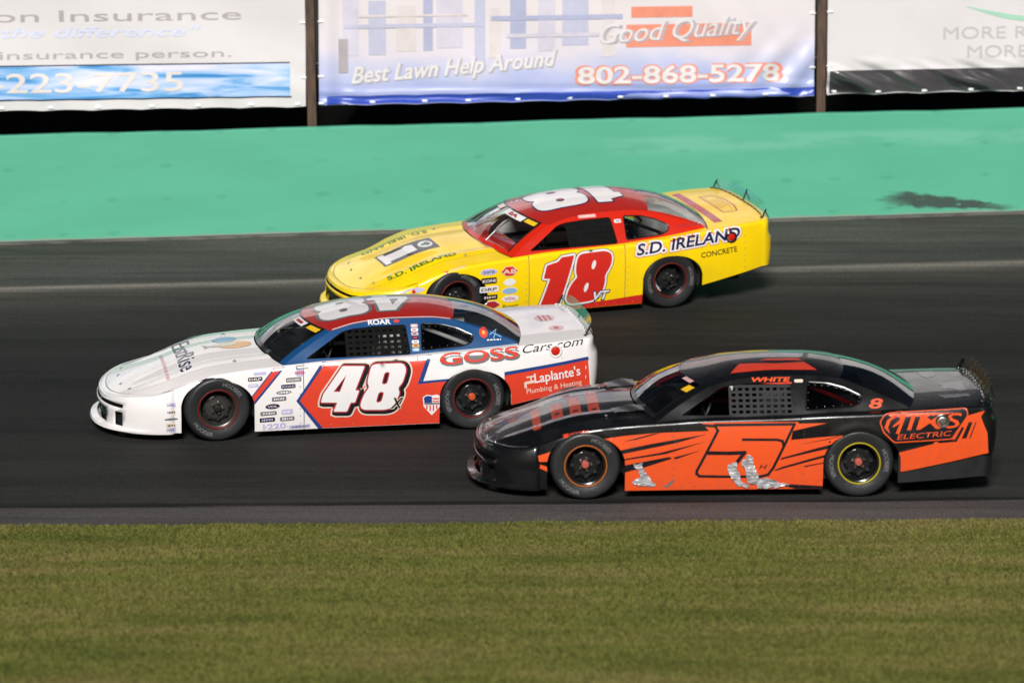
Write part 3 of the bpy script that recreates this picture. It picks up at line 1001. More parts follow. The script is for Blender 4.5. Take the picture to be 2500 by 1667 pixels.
def ledge(sgn):
    def f(x, k):
        y0 = we(x); y1 = GHy(t_zs(x) + 0.004) - 0.004
        return (x, sgn * (y0 + (y1 - y0) * k / 3), t_zs(x) + 0.005 * k / 3)
    v, F = grid(f, lin(0.695, 3.165, 60), [0, 1, 2, 3])
    return v, (F if sgn > 0 else [q[::-1] for q in F])

# wheel meshes, shared by all wheels -------------------------------------------------
TW = 0.125
def sidewall_y(r):      # outer face of the tyre (towards -y) at radius r
    t = (r - 0.205) / (TR - 0.205)
    return -(TW + 0.016 * math.sin(math.pi * min(1, max(0, t)) * 0.85) - 0.035 * smoothstep(0.80, 1.0, t))
def wheel_meshes():
    pr = [(sidewall_y(r) + (0.0 if r < 0.335 else 0.0), r) for r in lin(0.205, 0.335, 12)]
    pr += [(-0.098, 0.3395), (-0.085, TR), (-0.03, TR + 0.001), (0.03, TR + 0.001), (0.085, TR), (0.098, 0.3395)]
    pr += [(-y, r) for y, r in [(sidewall_y(r), r) for r in lin(0.205, 0.335, 12)][::-1]]
    tyre = lathe(pr, 72)
    # rim: rolled lip, barrel, dished disc
    rim = lathe([(-0.118, 0.207), (-0.130, 0.210), (-0.134, 0.205), (-0.128, 0.198), (-0.112, 0.192), (-0.105, 0.180), (-0.06, 0.176), (0.0, 0.172),
                 (0.02, 0.165)], 56)
    disc = lathe([(0.018, 0.168), (0.0, 0.150), (-0.030, 0.128), (-0.040, 0.105), (-0.036, 0.085), (-0.046, 0.062), (-0.048, 0.034), (-0.046, 0.0005)], 56)
    back = lathe([(0.02, 0.165), (0.10, 0.19), (0.13, 0.207)], 56)
    holes = []
    for k in range(8):
        th = 2 * math.pi * (k + 0.5) / 8
        c = (0.126 * math.cos(th), -0.0375, 0.126 * math.sin(th))
        d = disc_solid(c, 0.019, -0.004, 0.004, 14)
        holes.append(d)
    lugs = []
    for k in range(5):
        th = 2 * math.pi * k / 5 + 0.3
        c = (0.060 * math.cos(th), -0.05, 0.060 * math.sin(th))
        lugs.append(disc_solid(c, 0.0125, -0.026, 0.006, 6))
    hub = lathe([(-0.04, 0.040), (-0.085, 0.038), (-0.098, 0.032), (-0.102, 0.018), (-0.100, 0.0005)], 24)
    ring = lathe([(-0.1325, 0.2115), (-0.1385, 0.2085), (-0.1395, 0.203), (-0.1355, 0.198), (-0.130, 0.1965)], 64)
    parts = []
    for word, mid in (('HOOSIER', 250), ('HOOSIER', 70)):
        V, T = text2d(word, 0.042, bold=0.02, step=0.02, align='CENTER')
        out = []
        for x, y in V:
            th = R(mid) + x / 0.272 * (1 if True else -1)
            r = 0.292 - y if mid > 180 else 0.250 + y
            th = R(mid) + (x if mid > 180 else -x) / 0.272
            out.append((r * math.cos(th), sidewall_y(r) - 0.0015, r * math.sin(th)))
        parts.append((out, T))
    return dict(tyre=tyre, rim=merge(rim, disc, back), holes=merge(*holes), lugs=merge(*lugs), hub=hub, ring=ring, print=merge(*parts))
WM = wheel_meshes()

def make_wheel(car, x, sgn, rim_m, ring_m, hub_m, steer=0, spin=0):
    wh = mk('wheel', WM['rim'], rim_m, car, 35)
    wh.location = (x, sgn * 0.825, WZ + 0.003)
    wh.rotation_euler = (0, R(spin), R(steer) + (0 if sgn < 0 else math.pi))
    for nm, key, m in (('tyre', 'tyre', M_RUBBER), ('vent_holes', 'holes', M_DARK), ('lug_nuts', 'lugs', M_STEEL), ('hub', 'hub', hub_m), ('rim_ring', 'ring', ring_m)):
        q = mk(nm, WM[key], m, wh, 35)
        if key in ('holes', 'lugs'): q['kind'] = 'stuff'
    if sgn < 0: mk('sidewall_print', WM['print'], M_LETTER, wh, None)['kind'] = 'stuff'
    return wh

def helper_decal(parent):
    def put(nm, vt, mat, proj=P_side, lay=1, **k):
        V, T = vt
        return mk(nm, ([proj(a, b, lay) for a, b in V], T), mat, parent, None)
    return put

ROLLS = []
def build_car(label, loc, yaw, body_m, gh_m, roof_m, rims, opts):
    global AN, CROWN, ZR
    AN, CROWN, ZR = opts.get('nose_len', 0.62), opts.get('crown', 0.098), opts.get('tail_up', 0.0)
    car = empty('stock_car')
    tag(car, label, 'race car', 'stock cars racing on the track')
    # stand it on the banked track
    s = 0.098 + 0.0058 * (loc[1] + 1.3 * math.sin(R(yaw)) - 35.54)
    n = Vector((0, -s, 1)).normalized()
    xa = Vector((math.cos(R(yaw)), math.sin(R(yaw)), s * math.sin(R(yaw))))
    xa = (xa - n * xa.dot(n)).normalized()
    ya = n.cross(xa)
    car.matrix_world = Matrix.Translation(loc) @ Matrix((xa, ya, n)).transposed().to_4x4()
    nose_m = opts.get('nose', body_m); deck_m = opts.get('deck', body_m)
    th = S_(-1, 1, 41)
    TT = [math.sin(math.pi / 2 * k / 22) for k in range(-22, 23)]
    # ---- nose cover: front face, lip and the strip of top behind it
    rows = [('c', 0, 0.0), ('c', -0.012, 0.014), ('c', -FIL, 0.020), ('a', 0.372, 0.022), ('a', 0.335, 0.034), ('a', 0.290, 0.040), ('a', 0.22, 0.040), ('a', 0.145, 0.040),
            ('a', 0.130, 0.045), ('a', 0.118, 0.105), ('a', 0.098, 0.115), ('a', 0.086, 0.085), ('a', 0.086, 0.0)]
    def nf(t, k):
        kind, v, off = rows[k]
        xt = nose_x(t); zt = capZ(xt, t)
        z = zt + v if kind == 'c' else min(v, zt - FIL - 0.003 * (k - 2))
        bz = sideY(XN, min(z, t_zs(XN) - FIL)) if k > 2 else we(XN) + (sideY(XN, t_zs(XN) - FIL) - we(XN)) * (0, 0.5, 1)[k]
        o_ = off * (1 - abs(t) ** 7)
        return (XN - (AN + o_) * max(0.0, 1 - abs(t) ** NN) ** (1 / NN), t * bz * (1 + 0.3 * o_ * (1 - abs(t) ** 3)), z)
    def hole(i, j):
        y = abs(0.5 * (TT[i] + TT[i + 1])) * 0.9
        if j == 3 and y < 0.66: return True
        if 5 <= j <= 6 and y < 0.45: return True
        if 5 <= j <= 6 and 0.60 < y < 0.685: return True
        return False
    front = grid(nf, TT, list(range(len(rows))), hole)
    HT = 0.735
    strip = grid(lambda s_, t: cap(s_, t), lin(0, 0.035, 4), TT)
    nose = mk('nose_cover', merge(front, strip), nose_m, car, 30)
    sol = nose.modifiers.new('thickness', 'SOLIDIFY'); sol.thickness = 0.004; sol.offset = 0
    # dark openings: recessed screens
    def recess(t, z, d): 
        p = nf(t, 6); return (p[0] + d, p[1] * 0.985, z)
    scr = grid(lambda t, z: recess(t, z, 0.05), lin(-0.80, 0.80, 25), lin(0.12, 0.41, 5))
    mk('grille_screen', scr, M_DARK, nose)
    bars = []
    for k in range(9):
        t = -0.40 + 0.1 * k
        bars.append(tube([recess(t, 0.165, 0.03), recess(t, 0.305, 0.03)], 0.004, 5))
    for z in (0.20, 0.235, 0.27):
        bars.append(tube([recess(t, z, 0.03) for t in lin(-0.43, 0.43, 12)], 0.004, 5))
    mk('grille_bars', merge(*bars), M_BLACKGLOSS, nose)
    # ---- hood, fenders, doors, quarters
    hood = mk('hood', grid(lambda s_, t: cap(s_, t), lin(0.038, 1, 44), lin(-HT, HT, 45)), body_m, car, 50)
    for sgn in (-1, 1):
        a = side_panel(XN, 0.895, sgn)
        tt = lin(HT + 0.004, 1, 10)
        b = grid(lambda s_, t: cap(s_, sgn * t), lin(0.038, 1, 44), tt)
        if sgn > 0: pass
        fd = mk('fender', merge(a, b), body_m, car, 50)
        dr = mk('door', side_panel(0.895 + 2 * G, 2.09, sgn), body_m, car, 50)
        q = mk('quarter_panel', side_panel(2.09 + 2 * G, XT, sgn), opts.get('quarter', body_m), car, 50)
        mk('cabin_side', pillar_side(sgn), gh_m, car, None)
        mk('belt_ledge', ledge(sgn), opts.get('ledge', body_m), car, None)
    # hood pins
    for px, py in ((-0.86, -0.52), (-0.93, -0.24), (-0.93, 0.14), (-0.88, 0.40), (0.22, -0.63), (0.22, 0.55)):
        zc = capZ(px, py / we(px))
        v, f = lathe([(-0.001, 0.022), (0.003, 0.021), (0.004, 0.008), (0.014, 0.007), (0.016, 0.0005)], 12)
        pin = mk('hood_pin', ([(px + a, py + c, zc + b) for a, b, c in v], f), M_STEEL, hood)
    # ---- windscreen, pillars, roof, rear window
    PT = 0.895
    ws_g = mk('windscreen', grid(wshield, lin(0, 1, 22), lin(-PT, PT, 30)), opts.get('glass', clear('screen_clear', (0.86, 0.88, 0.87))), car, None)
    for sgn in (-1, 1):
        mk('front_pillar', grid(lambda s_, t: wshield(s_, sgn * t), lin(0, 1, 22), lin(PT, 1, 4)), gh_m, car, None)
    edge = grid(lambda s_, t: tuple(Vector(wshield(s_, t)) + Vector((-0.002, 0, 0.003))), lin(0.0, 0.085, 3), lin(-PT, PT, 30))
    edge2 = grid(lambda s_, t: tuple(Vector(wshield(s_, t)) + Vector((-0.002, 0, 0.003))), lin(0.965, 1.0, 3), lin(-PT, PT, 30))
    edge3 = [grid(lambda s_, t: tuple(Vector(wshield(s_, t)) + Vector((-0.002, 0, 0.003))), lin(0.075, 0.965, 20), [sg * PT, sg * (PT - 0.022)]) for sg in (-1, 1)]
    mk('cowl_strip', edge, opts.get('cowl', opts.get('trim', M_BLACKGLOSS)), ws_g, None)
    mk('screen_edge_trim', merge(edge2, *edge3), opts.get('trim', M_BLACKGLOSS), ws_g, None)
    # vertical screen braces inside
    for t in (-0.32, 0.32):
        mk('screen_brace', tube([tuple(Vector(wshield(s_, t)) + Vector((0.02, 0, -0.02))) for s_ in lin(0, 1, 8)], 0.009, 6), M_BLACKGLOSS, ws_g)
    rf = mk('roof', grid(roof, lin(0, 1, 34), S_(-1, 1, 35)), roof_m, car, 50)
    rg_ = mk('rear_window', grid(rglass, lin(0, 1, 20), lin(-0.955, 0.955, 30)), opts.get('rear_glass', clear('rear_clear', (0.80, 0.83, 0.82))), car, None)
    for sg in (-1, 1): mk('rear_pillar_edge', grid(lambda s_, t: rglass(s_, sg * t), lin(0, 1, 20), lin(0.955, 1, 3)), gh_m, car, None)
    for sgn in (-1, 1):
        V, T = fill([QTR_WIN], step=0.05)
        mk('quarter_window', ([(x, sgn * (GHy(z) - 0.006), z) for x, z in V], T), opts.get('q_glass', clear('quarter_clear', (0.72, 0.74, 0.74))), car, None)
        fr = [(x, sgn * (GHy(z) + 0.001), z) for x, z in densify(rnd(QTR_WIN, 0.03), 0.05)]
        mk('window_seal', tube(fr, 0.0075, 6, True), opts.get('trim', M_BLACKGLOSS), car)
    # ---- deck lid, tail
    dk = mk('deck_lid', grid(deck, lin(0, 1, 24), TT), deck_m, car, 50)
    rrows = [('c', 0, 0.0), ('c', -0.012, 0.012), ('c', -FIL, 0.018), ('a', 0.83, 0.018), ('a', 0.77, 0.03), ('a', 0.74, 0.055), ('a', 0.70, 0.068), ('a', 0.6, 0.072), ('a', 0.5, 0.066), ('a', 0.40, 0.05)]
    def tf(t, k):
        kind, v, off = rrows[k]
        xt = tail_x(t); zt = deckZ(xt, t)
        z = zt + v if kind == 'c' else v
        bz = sideY(XT, min(z, t_zs(XT) - FIL)) if k > 2 else we(XT) + (sideY(XT, t_zs(XT) - FIL) - we(XT)) * (0, 0.5, 1)[k]
        o_ = off * (1 - abs(t) ** 24)
        return (XT + (AT + o_) * max(0.0, 1 - abs(t) ** 3.2) ** (1 / 3.2), t * bz, z)
    tl = mk('tail_cover', grid(tf, TT, list(range(len(rrows)))), opts.get('tail', body_m), car, 35)
    if opts.get('skirt', True):
        sk = []
        for sgn in (-1, 1):
            sk.append(grid(lambda x, z: (x, sgn * (sideY(x, 0.4) - 0.02), 0.14 + (x - 3.05) * 0.05 + z * (open_z(x) + 0.02 - 0.14 - (x - 3.05) * 0.05)), lin(3.05, XT, 20), [0, 0.5, 1]))
        sk.append(grid(lambda t, z: (tail_x(t, AT + 0.03), t * (sideY(XT, 0.4) - 0.02), 0.18 + z * 0.26), TT, [0, 0.5, 1]))
        mk('tail_skirt', merge(*sk), M_DARK, car, 40)
    # ---- spoiler: clear blade on a row of brackets
    SP = opts.get('spoiler', {})
    spm = SP.get('mat', clear('spoiler_clear', (0.93, 0.95, 0.94), ior=1.35))
    def sp_pt(t, v):
        x = tail_x(t * 0.98) - 0.055
        y = t * (we(XT) - 0.04)
        z = deckZ(min(x, XT), t * 0.95)
        return (x + 0.055 * v, y, z + 0.003 + 0.135 * v * (1 - 0.25 * abs(t) ** 6))
    spo = mk('spoiler', grid(sp_pt, lin(-1, 1, 40), lin(0, 1, 5)), spm, car, None)
    base = grid(lambda t, v: tuple(Vector(sp_pt(t, v)) + Vector((-0.008, 0, 0.001))), lin(-1, 1, 40), [0, 0.12])
    mk('spoiler_base', base, SP.get('base', M_BLACKGLOSS), spo, None)
    for t in lin(-0.98, 0.98, 9) if SP.get('many') else (-0.98, 0.0, 0.98):
        a, b = Vector(sp_pt(t, 0)), Vector(sp_pt(t, 1.02))
        br = merge(tube([a + Vector((0.01, 0, 0)), b + Vector((0.008, 0, 0))], 0.009, 6), tube([a + Vector((0.10, 0, 0.0)), a.lerp(b, 0.75) + Vector((0.012, 0, 0))], 0.006, 6))
        mk('spoiler_brace', br, M_BLACKGLOSS, spo)
    bolts = []
    for t in lin(-0.95, 0.95, 14):
        p = Vector(sp_pt(t, 0.09)) + Vector((-0.012, 0, 0))
        v, f = bevel_box(-0.008, 0.003, -0.008, 0.008, -0.008, 0.008, 0.002)
        bolts.append(([tuple(Vector(q) + p) for q in v], f))
    mk('spoiler_bolts', merge(*bolts), M_STEEL, spo)['kind'] = 'stuff'
    # ---- fuel filler
    fx, fz = opts.get('filler', (3.47, 0.765))
    fc = (fx, -sideY(fx, fz) - 0.001, fz)
    fm, fr_m = opts.get('filler_m', (M_ALU, M_STEEL))
    fl = mk('fuel_filler', lathe([(0.01, 0.070), (-0.012, 0.070), (-0.016, 0.064), (-0.014, 0.050), (-0.004, 0.046)], 32, fc), fr_m, car, 40)
    mk('filler_cap', lathe([(-0.003, 0.046), (-0.012, 0.044), (-0.016, 0.030), (-0.020, 0.028), (-0.021, 0.0005)], 28, fc), fm, fl, 40)
    # ---- wheels and wheel wells
    for k, (x, sgn) in enumerate(((0, -1), (WB, -1), (0, 1), (WB, 1))):
        rm, ring, hub = rims[k % 2]
        make_wheel(car, x, sgn, rm, ring, hub, opts.get('steer', 2) if x == 0 else 0, (17, 64, 30, 80)[k])
        c = x
        well = []
        pr = [(c + math.cos(t) * 0.40, WZ + math.sin(t) * 0.318) for t in lin(-0.35, math.pi + 0.35, 22)]
        well.append(grid(lambda p, y: (p[0], sgn * y, p[1]), pr, [0.60, 0.75, 0.90]))
        n_ = len(pr)
        well.append(([(p[0], sgn * 0.60, p[1]) for p in pr], [tuple(range(n_))]))
        mk('wheel_well', merge(*well), M_INNER, car, 40)
    # rivets along the panel edges and round the quarter window
    rv = []
    spots = [(0.86, z) for z in lin(0.16, 0.70, 8)] + [(2.125, z) for z in lin(0.16, 0.72, 8)] + [(x, 0.125) for x in lin(0.5, 2.2, 16)] + [(3.62, z) for z in lin(0.42, 0.80, 6)]
    for x, z in spots: rv.append(disc_solid((x, -sideY(x, z) - 0.001, z), 0.0055, -0.004, 0.002, 6))
    for x, z in densify(grow(QTR_WIN, -0.022), 0.085): rv.append(disc_solid((x, -GHy(z) + 0.004, z), 0.005, -0.004, 0.004, 6))
    mk('rivets', merge(*rv), M_STEEL, car, None)['kind'] = 'stuff'
    # ---- floor pan and inside
    mk('floor_pan', merge(bevel_box(0.43, 2.24, -0.88, 0.88, 0.13, 0.17, 0.01), bevel_box(-0.85, 3.7, -0.58, 0.58, 0.175, 0.22, 0.01)), M_INNER, car)
    im = opts.get('inner', M_INNER)
    mk('firewall', bevel_box(0.62, 0.66, -0.84, 0.84, 0.18, 0.735, 0.01), im, car)
    mk('dashboard', bevel_box(0.665, 1.02, -0.80, 0.80, 0.60, 0.735, 0.03), opts.get('dash', M_INNER), car)
    mk('rear_bulkhead', bevel_box(2.86, 2.90, -0.78, 0.78, 0.18, 0.86, 0.01), im, car)
    mk('parcel_deck', bevel_box(2.905, 3.42, -0.78, 0.78, 0.80, 0.835, 0.01), im, car)
    for sgn in (-0.815, 0.815): mk('inner_door_panel', bevel_box(0.67, 2.6, sgn - 0.015, sgn + 0.015, 0.16, 0.755, 0.008), im, car)
    cg = opts.get('cage', M_BLACKGLOSS)
    def cage(*pp): return tube(pp, 0.022, 8)
    hoop = [(2.12, -0.74, 0.2), (2.12, -0.72, 0.78), (2.12, -0.60, 1.06), (2.12, -0.45, 1.10), (2.12, 0.45, 1.10), (2.12, 0.60, 1.06), (2.12, 0.72, 0.78), (2.12, 0.74, 0.2)]
    tb = [cage(*hoop)]
    for sg in (-1, 1):
        tb.append(cage((0.80, sg * 0.78, 0.30), (0.84, sg * 0.775, 0.77), (1.33, sg * 0.60, 1.025), (1.45, sg * 0.575, 1.055), (2.12, sg * 0.565, 1.075)))
        tb.append(cage((2.12, sg * 0.52, 1.06), (2.72, sg * 0.50, 0.80), (2.86, sg * 0.5, 0.70)))
        tb.append(cage((0.84, sg * 0.77, 0.58), (2.12, sg * 0.73, 0.60)))
        tb.append(cage((0.84, sg * 0.77, 0.40), (2.12, sg * 0.73, 0.42)))
    tb.append(cage((1.40, -0.57, 1.055), (1.40, 0.57, 1.055)))
    tb.append(cage((2.12, -0.70, 0.75), (2.12, 0.70, 0.75)))
    tb.append(cage((2.12, 0.58, 1.05), (2.12, -0.70, 0.3)))
    mk('roll_cage', merge(*tb), cg, car)
    # seat with head supports
    sm = opts.get('seat', M_INNER)
    st = merge(bevel_box(1.50, 1.92, -0.62, -0.18, 0.24, 0.34, 0.03), bevel_box(1.88, 1.98, -0.62, -0.18, 0.26, 0.80, 0.03), bevel_box(1.90, 2.00, -0.53, -0.27, 0.74, 1.02, 0.03),
               bevel_box(1.60, 1.94, -0.66, -0.615, 0.30, 0.50, 0.015), bevel_box(1.60, 1.94, -0.185, -0.14, 0.30, 0.50, 0.015),
               bevel_box(1.72, 1.96, -0.64, -0.60, 0.56, 0.76, 0.015), bevel_box(1.72, 1.96, -0.20, -0.16, 0.56, 0.76, 0.015),
               bevel_box(1.74, 1.96, -0.57, -0.535, 0.82, 0.98, 0.012), bevel_box(1.74, 1.96, -0.265, -0.23, 0.82, 0.98, 0.012))
    mk('seat', st, sm, car)
    sw = []
    for k in range(24):
        a = 2 * math.pi * k / 24
        sw.append((1.20 + 0.07 * math.sin(a), -0.40 + 0.17 * math.cos(a), 0.74 + 0.155 * math.sin(a)))
    mk('steering_wheel', merge(tube(sw, 0.014, 8, True), tube([(1.20, -0.56, 0.74), (1.20, -0.24, 0.74)], 0.012, 6), tube([(1.20, -0.40, 0.74), (0.95, -0.40, 0.66)], 0.02, 8)), M_DARK, car)
    # window net in the driver's window: woven straps
    nm_ = opts.get('net', M_DARK)
    straps = []
    x0, x1, z0, z1 = opts.get('net_box', (1.40, 2.03, 0.80, 1.075))
    sw_ = opts.get('strap', 0.013)
    for k in range(10):
        x = x0 + (x1 - x0) * k / 9
        straps.append(grid(lambda z, d: (x + d + 0.012 * (z - z0), -(GHy(z) - 0.02 + 0.004 * math.sin(z * 40 + k)), z), lin(z0, z1 - 0.02 * (k < 1), 10), [-sw_, sw_]))
    for k in range(6):
        z = z0 + 0.012 + (z1 - z0 - 0.02) * k / 5
        straps.append(grid(lambda x, d: (x, -(GHy(z + d) - 0.016 + 0.004 * math.sin(x * 30 + k)), z + d), lin(x0 - 0.01, x1 + 0.01, 16), [-sw_ * 0.85, sw_ * 0.85]))
    mk('window_net', merge(*straps), nm_, car, None)
    ROLLS.append((car, opts.get('roll', 0)))
    return car, helper_decal(car)

def sticker(put, x, z, w_, h, bg_m, shape='rect', text=None, tm=None, ang=0, proj=P_side, frame=None, lay=2, bold=0.02):
    if shape == 'oval': lp = ell(0, 0, w_ / 2, h / 2, 22)
    elif shape == 'arrow': lp = [(-w_ / 2, 0), (-w_ * 0.2, h / 2), (w_ * 0.2, h / 2), (w_ / 2, 0), (w_ * 0.2, -h / 2), (-w_ * 0.2, -h / 2)]
    else: lp = rnd(rect(-w_ / 2, w_ / 2, -h / 2, h / 2), 0.01, 2)
    if frame:
        put('sticker', xf2(fill([grow(lp, 0.006)], step=0.06), x, z, ang), frame, proj, lay); lay += 1
    s = put('sticker', xf2(fill([lp], step=0.06), x, z, ang), bg_m, proj, lay)
    if text == '~':
        c, sn = math.cos(R(ang)), math.sin(R(ang)); rr_ = random.Random(int(x * 1000) + int(z * 777))
        u = -w_ * 0.36; sh_ = []
        while u < w_ * 0.34:
            k = w_ * rr_.uniform(0.06, 0.15); hh = h * rr_.uniform(0.14, 0.26)
            sh_.append(rect(u, min(u + k, w_ * 0.38), -hh, hh)); u += k + w_ * 0.05
        put('sticker_print', xf2(fill(sh_, step=0.06), x, z, ang), tm, proj, lay + 1)
    elif text:
        cap_ = h * (0.5 if shape != 'oval' else 0.42)
        c, sn = math.cos(R(ang)), math.sin(R(ang))
        V = xf2(text2d(text, cap_, bold=bold, step=0.06, width=w_ * (0.84 if shape != 'oval' else 0.7), align='CENTER'), x + cap_ / 2 * sn, z - cap_ / 2 * c, ang)
        put('sticker_print', V, tm, proj, lay + 1)

# ------------------------------------------------------------------ paints
YEL = paint('yellow', (250, 211, 8), coat=0.45)
RED = paint('red', (204, 34, 12))
WHITE = paint('white', (236, 231, 230), dirt=0.03)
BLK = paint('black', (16, 16, 18), rough=0.26, coat=0.6)
ROOFRED = paint('roof_red', (176, 34, 26))
BLUEP = paint('blue', (22, 72, 122))
v_white = vinyl('white', (232, 228, 228), dirt=0.025); v_black = vinyl('black', (18, 17, 24)); v_red = vinyl('red', (206, 40, 30)); v_navy = vinyl('navy', (24, 24, 74))
v_orange = vinyl('orange', (230, 84, 34)); v_blue = vinyl('blue', (30, 62, 128)); v_redor = vinyl('red_orange', (220, 64, 40)); v_cream = vinyl('cream', (226, 206, 190))
v_green = vinyl('green', (20, 110, 40)); v_yellow = vinyl('yellow', (232, 186, 40)); v_grey = vinyl('grey', (112, 110, 116)); v_sky = vinyl('sky', (140, 180, 214))
v_lilac = vinyl('lilac', (190, 186, 220)); v_tape = pm('duct_tape', (0.62, 0.61, 0.63), rough=0.3, metal=0.25, dirt=0.5, scale=16, bump=0.6, stretch=(1, 1, 3))
v_fish = vinyl('fish', (206, 206, 184)); v_gold = vinyl('gold', (226, 170, 84)); v_pale_red = vinyl('pale_red', (220, 176, 176)); v_crim = vinyl('crimson', (170, 40, 50))
RIM_K = pm('rim_black', (0.012, 0.012, 0.013), rough=0.22, coat=0.5)
RIM_G = pm('rim_graphite', (0.06, 0.055, 0.05), rough=0.3, metal=0.4)
RING_Y = pm('ring_yellow', srgb(176, 160, 30), rough=0.35); RING_O = pm('ring_orange', srgb(170, 92, 30), rough=0.35); RING_R = pm('ring_red', srgb(110, 30, 22), rough=0.35)
HUB_O = pm('hub_orange', srgb(190, 80, 40), rough=0.4); HUB_P = pm('hub_pink', srgb(176, 84, 74), rough=0.4); HUB_K = pm('hub_dark', (0.03, 0.03, 0.03), rough=0.4, metal=0.5)
GREYIN = pm('grey_inner_panel', (0.70, 0.69, 0.67), rough=0.5, dirt=0.3, scale=4)
WHITEIN = pm('white_tube', (0.65, 0.63, 0.62), rough=0.35)
REDT = pm('red_tube', srgb(190, 28, 24), rough=0.3, coat=0.4)
NETK = pm('net_black', (0.006, 0.006, 0.006), rough=0.8, dirt=0, spec=0.1)
NETG = pm('net_grey', (0.036, 0.036, 0.037), rough=0.8, spec=0.2)
SMOKE = clear('smoke_pane', (0.30, 0.30, 0.31))
DARKGL = clear('dark_screen', (0.42, 0.43, 0.43))

def rotrect(cx, cy, w_, h, a):
    c, s = math.cos(R(a)), math.sin(R(a))
    return [(cx + u * c - v * s, cy + u * s + v * c) for u, v in ((-w_ / 2, -h / 2), (w_ / 2, -h / 2), (w_ / 2, h / 2), (-w_ / 2, h / 2))]

def number(put, glyphs, layers, proj=P_side, lay0=2, nm='race_number'):
    """glyphs: list of (outline, [holes]); layers: (growth, material) from back to front"""
    for k, (d, m) in enumerate(layers):
        sh = []
        for g, hs in glyphs:
            o_ = grow(g, d) if d else g
            hh = []
            for h in hs:
                q = grow(h, -d) if d else h
                if abs(area(q)) > 1e-4 and area(q) * area(h) > 0 and d < 0.025: hh.append(q)
            sh.append((o_, hh))
        put(nm if k == len(layers) - 1 else 'number_outline', fill(sh, CUTS if proj is P_side else (), step=0.05), m, proj, lay0 + k)

# ------------------------------------------------------------------ yellow car, number 18
car, put = build_car('yellow stock car with red roof and number 18, highest on the banking beside the wall',
                     (-0.9635, 43.5271, 0.9723), 19.0, YEL, RED, ROOFRED,
                     [(RIM_K, RING_R, HUB_K), (RIM_K, RING_R, HUB_K)],
                     dict(inner=GREYIN, dash=RED, cowl=RED, cage=M_BLACKGLOSS, filler=(3.44, 0.80), filler_m=(RED, M_BLACKGLOSS), steer=6, ledge=YEL, nose_len=0.75, crown=0.105, roll=1.2, skirt=False, tail_up=0.032,
                          net_box=(1.46, 2.03, 0.80, 1.075), strap=0.027, net=NETK, glass=clear('screen_yellowcar', (0.9, 0.9, 0.9))))
one = [(1.301, 0.731), (1.458, 0.744), (1.272, 0.154), (1.028, 0.140), (1.155, 0.490), (1.074, 0.497), (1.114, 0.649), (1.254, 0.683)]
eight = [(1.522, 0.752), (1.859, 0.766), (1.934, 0.718), (1.914, 0.589), (1.834, 0.478), (1.841, 0.399), (1.808, 0.271), (1.701, 0.176), (1.418, 0.155), (1.357, 0.206),
         (1.377, 0.321), (1.430, 0.421), (1.497, 0.481), (1.470, 0.535), (1.483, 0.664)]
number(put, [(rnd(one, 0.012, 2), []), (rnd(eight, 0.06), [ell(1.698, 0.614, 0.024, 0.055, 18, -16), ell(1.605, 0.348, 0.024, 0.058, 18, -18)])],
       [(0.030, v_black), (0.022, v_white), (0.0, v_red)])
nm_ = txt('VT', 0.105, 1.70, 0.182, ang=2, width=0.20, shear=0.3, bold=0.03)
put('name_outline', outline2d(nm_, 0.010, CUTS), v_navy, P_side, 6)
put('lettering', nm_, v_white, P_side, 7)
put('rocker_stripe', fill([[(0.38, 0.05), (2.33, 0.05), (2.33, 0.20), (1.9, 0.165), (1.485, 0.145), (1.0, 0.115), (0.38, 0.10)]], CUTS, 0.06), v_red, P_side, 1)
nm_ = txt('S.D. IRELAND', 0.130, 2.235, 0.680, ang=4.6, width=1.33, shear=0.22, bold=0.024)
put('name_outline', outline2d(nm_, 0.027, CUTS), v_red, P_side, 2)
put('name_outline', outline2d(nm_, 0.021, CUTS), v_white, P_side, 3)
put('sponsor_name', nm_, v_navy, P_side, 4)
put('sponsor_name', txt('CONCRETE', 0.066, 3.05, 0.585, ang=4.5, width=0.47, bold=0.012), v_black, P_side, 2)
# sponsor stickers behind the front wheel
sticker(put, 0.40, 0.632, 0.21, 0.075, v_lilac, 'oval', 'QUARTER', v_navy)
sticker(put, 0.655, 0.620, 0.20, 0.105, v_red, 'arrow', 'AB', v_cream, frame=v_cream)
sticker(put, 0.40, 0.530, 0.19, 0.072, v_black, 'rect', 'KONI', v_white)
sticker(put, 0.655, 0.490, 0.17, 0.085, v_white, 'arrow', None)
sticker(put, 0.40, 0.428, 0.23, 0.072, v_white, 'rect', 'DRP', v_black)
sticker(put, 0.655, 0.388, 0.18, 0.070, v_sky, 'oval', None, frame=v_white)
sticker(put, 0.41, 0.330, 0.19, 0.060, v_black, 'rect', '~', v_cream)
sticker(put, 0.665, 0.292, 0.21, 0.080, v_white, 'oval', 'VDL', v_red)
sticker(put, 0.435, 0.235, 0.20, 0.085, v_crim, 'arrow', None, frame=v_white)
put('sticker_print', txt('Bassett', 0.055, 0.57, 0.170, ang=2, width=0.20, shear=0.2), v_black, P_side, 2)
put('sticker_print', txt('HOOSIER', 0.036, -0.06, 0.672, ang=14, width=0.20, bold=0.02), v_cream, P_side, 2)
put('sticker', fill([rotrect(-0.105, 0.655, 0.06, 0.055, 10)], step=0.06), v_red, P_side, 2)
sticker(put, -0.50, 0.470, 0.26, 0.060, v_lilac, 'oval', None, ang=8)
sticker(put, -0.50, 0.462, 0.05, 0.045, v_red, 'arrow', None, ang=8, lay=4)
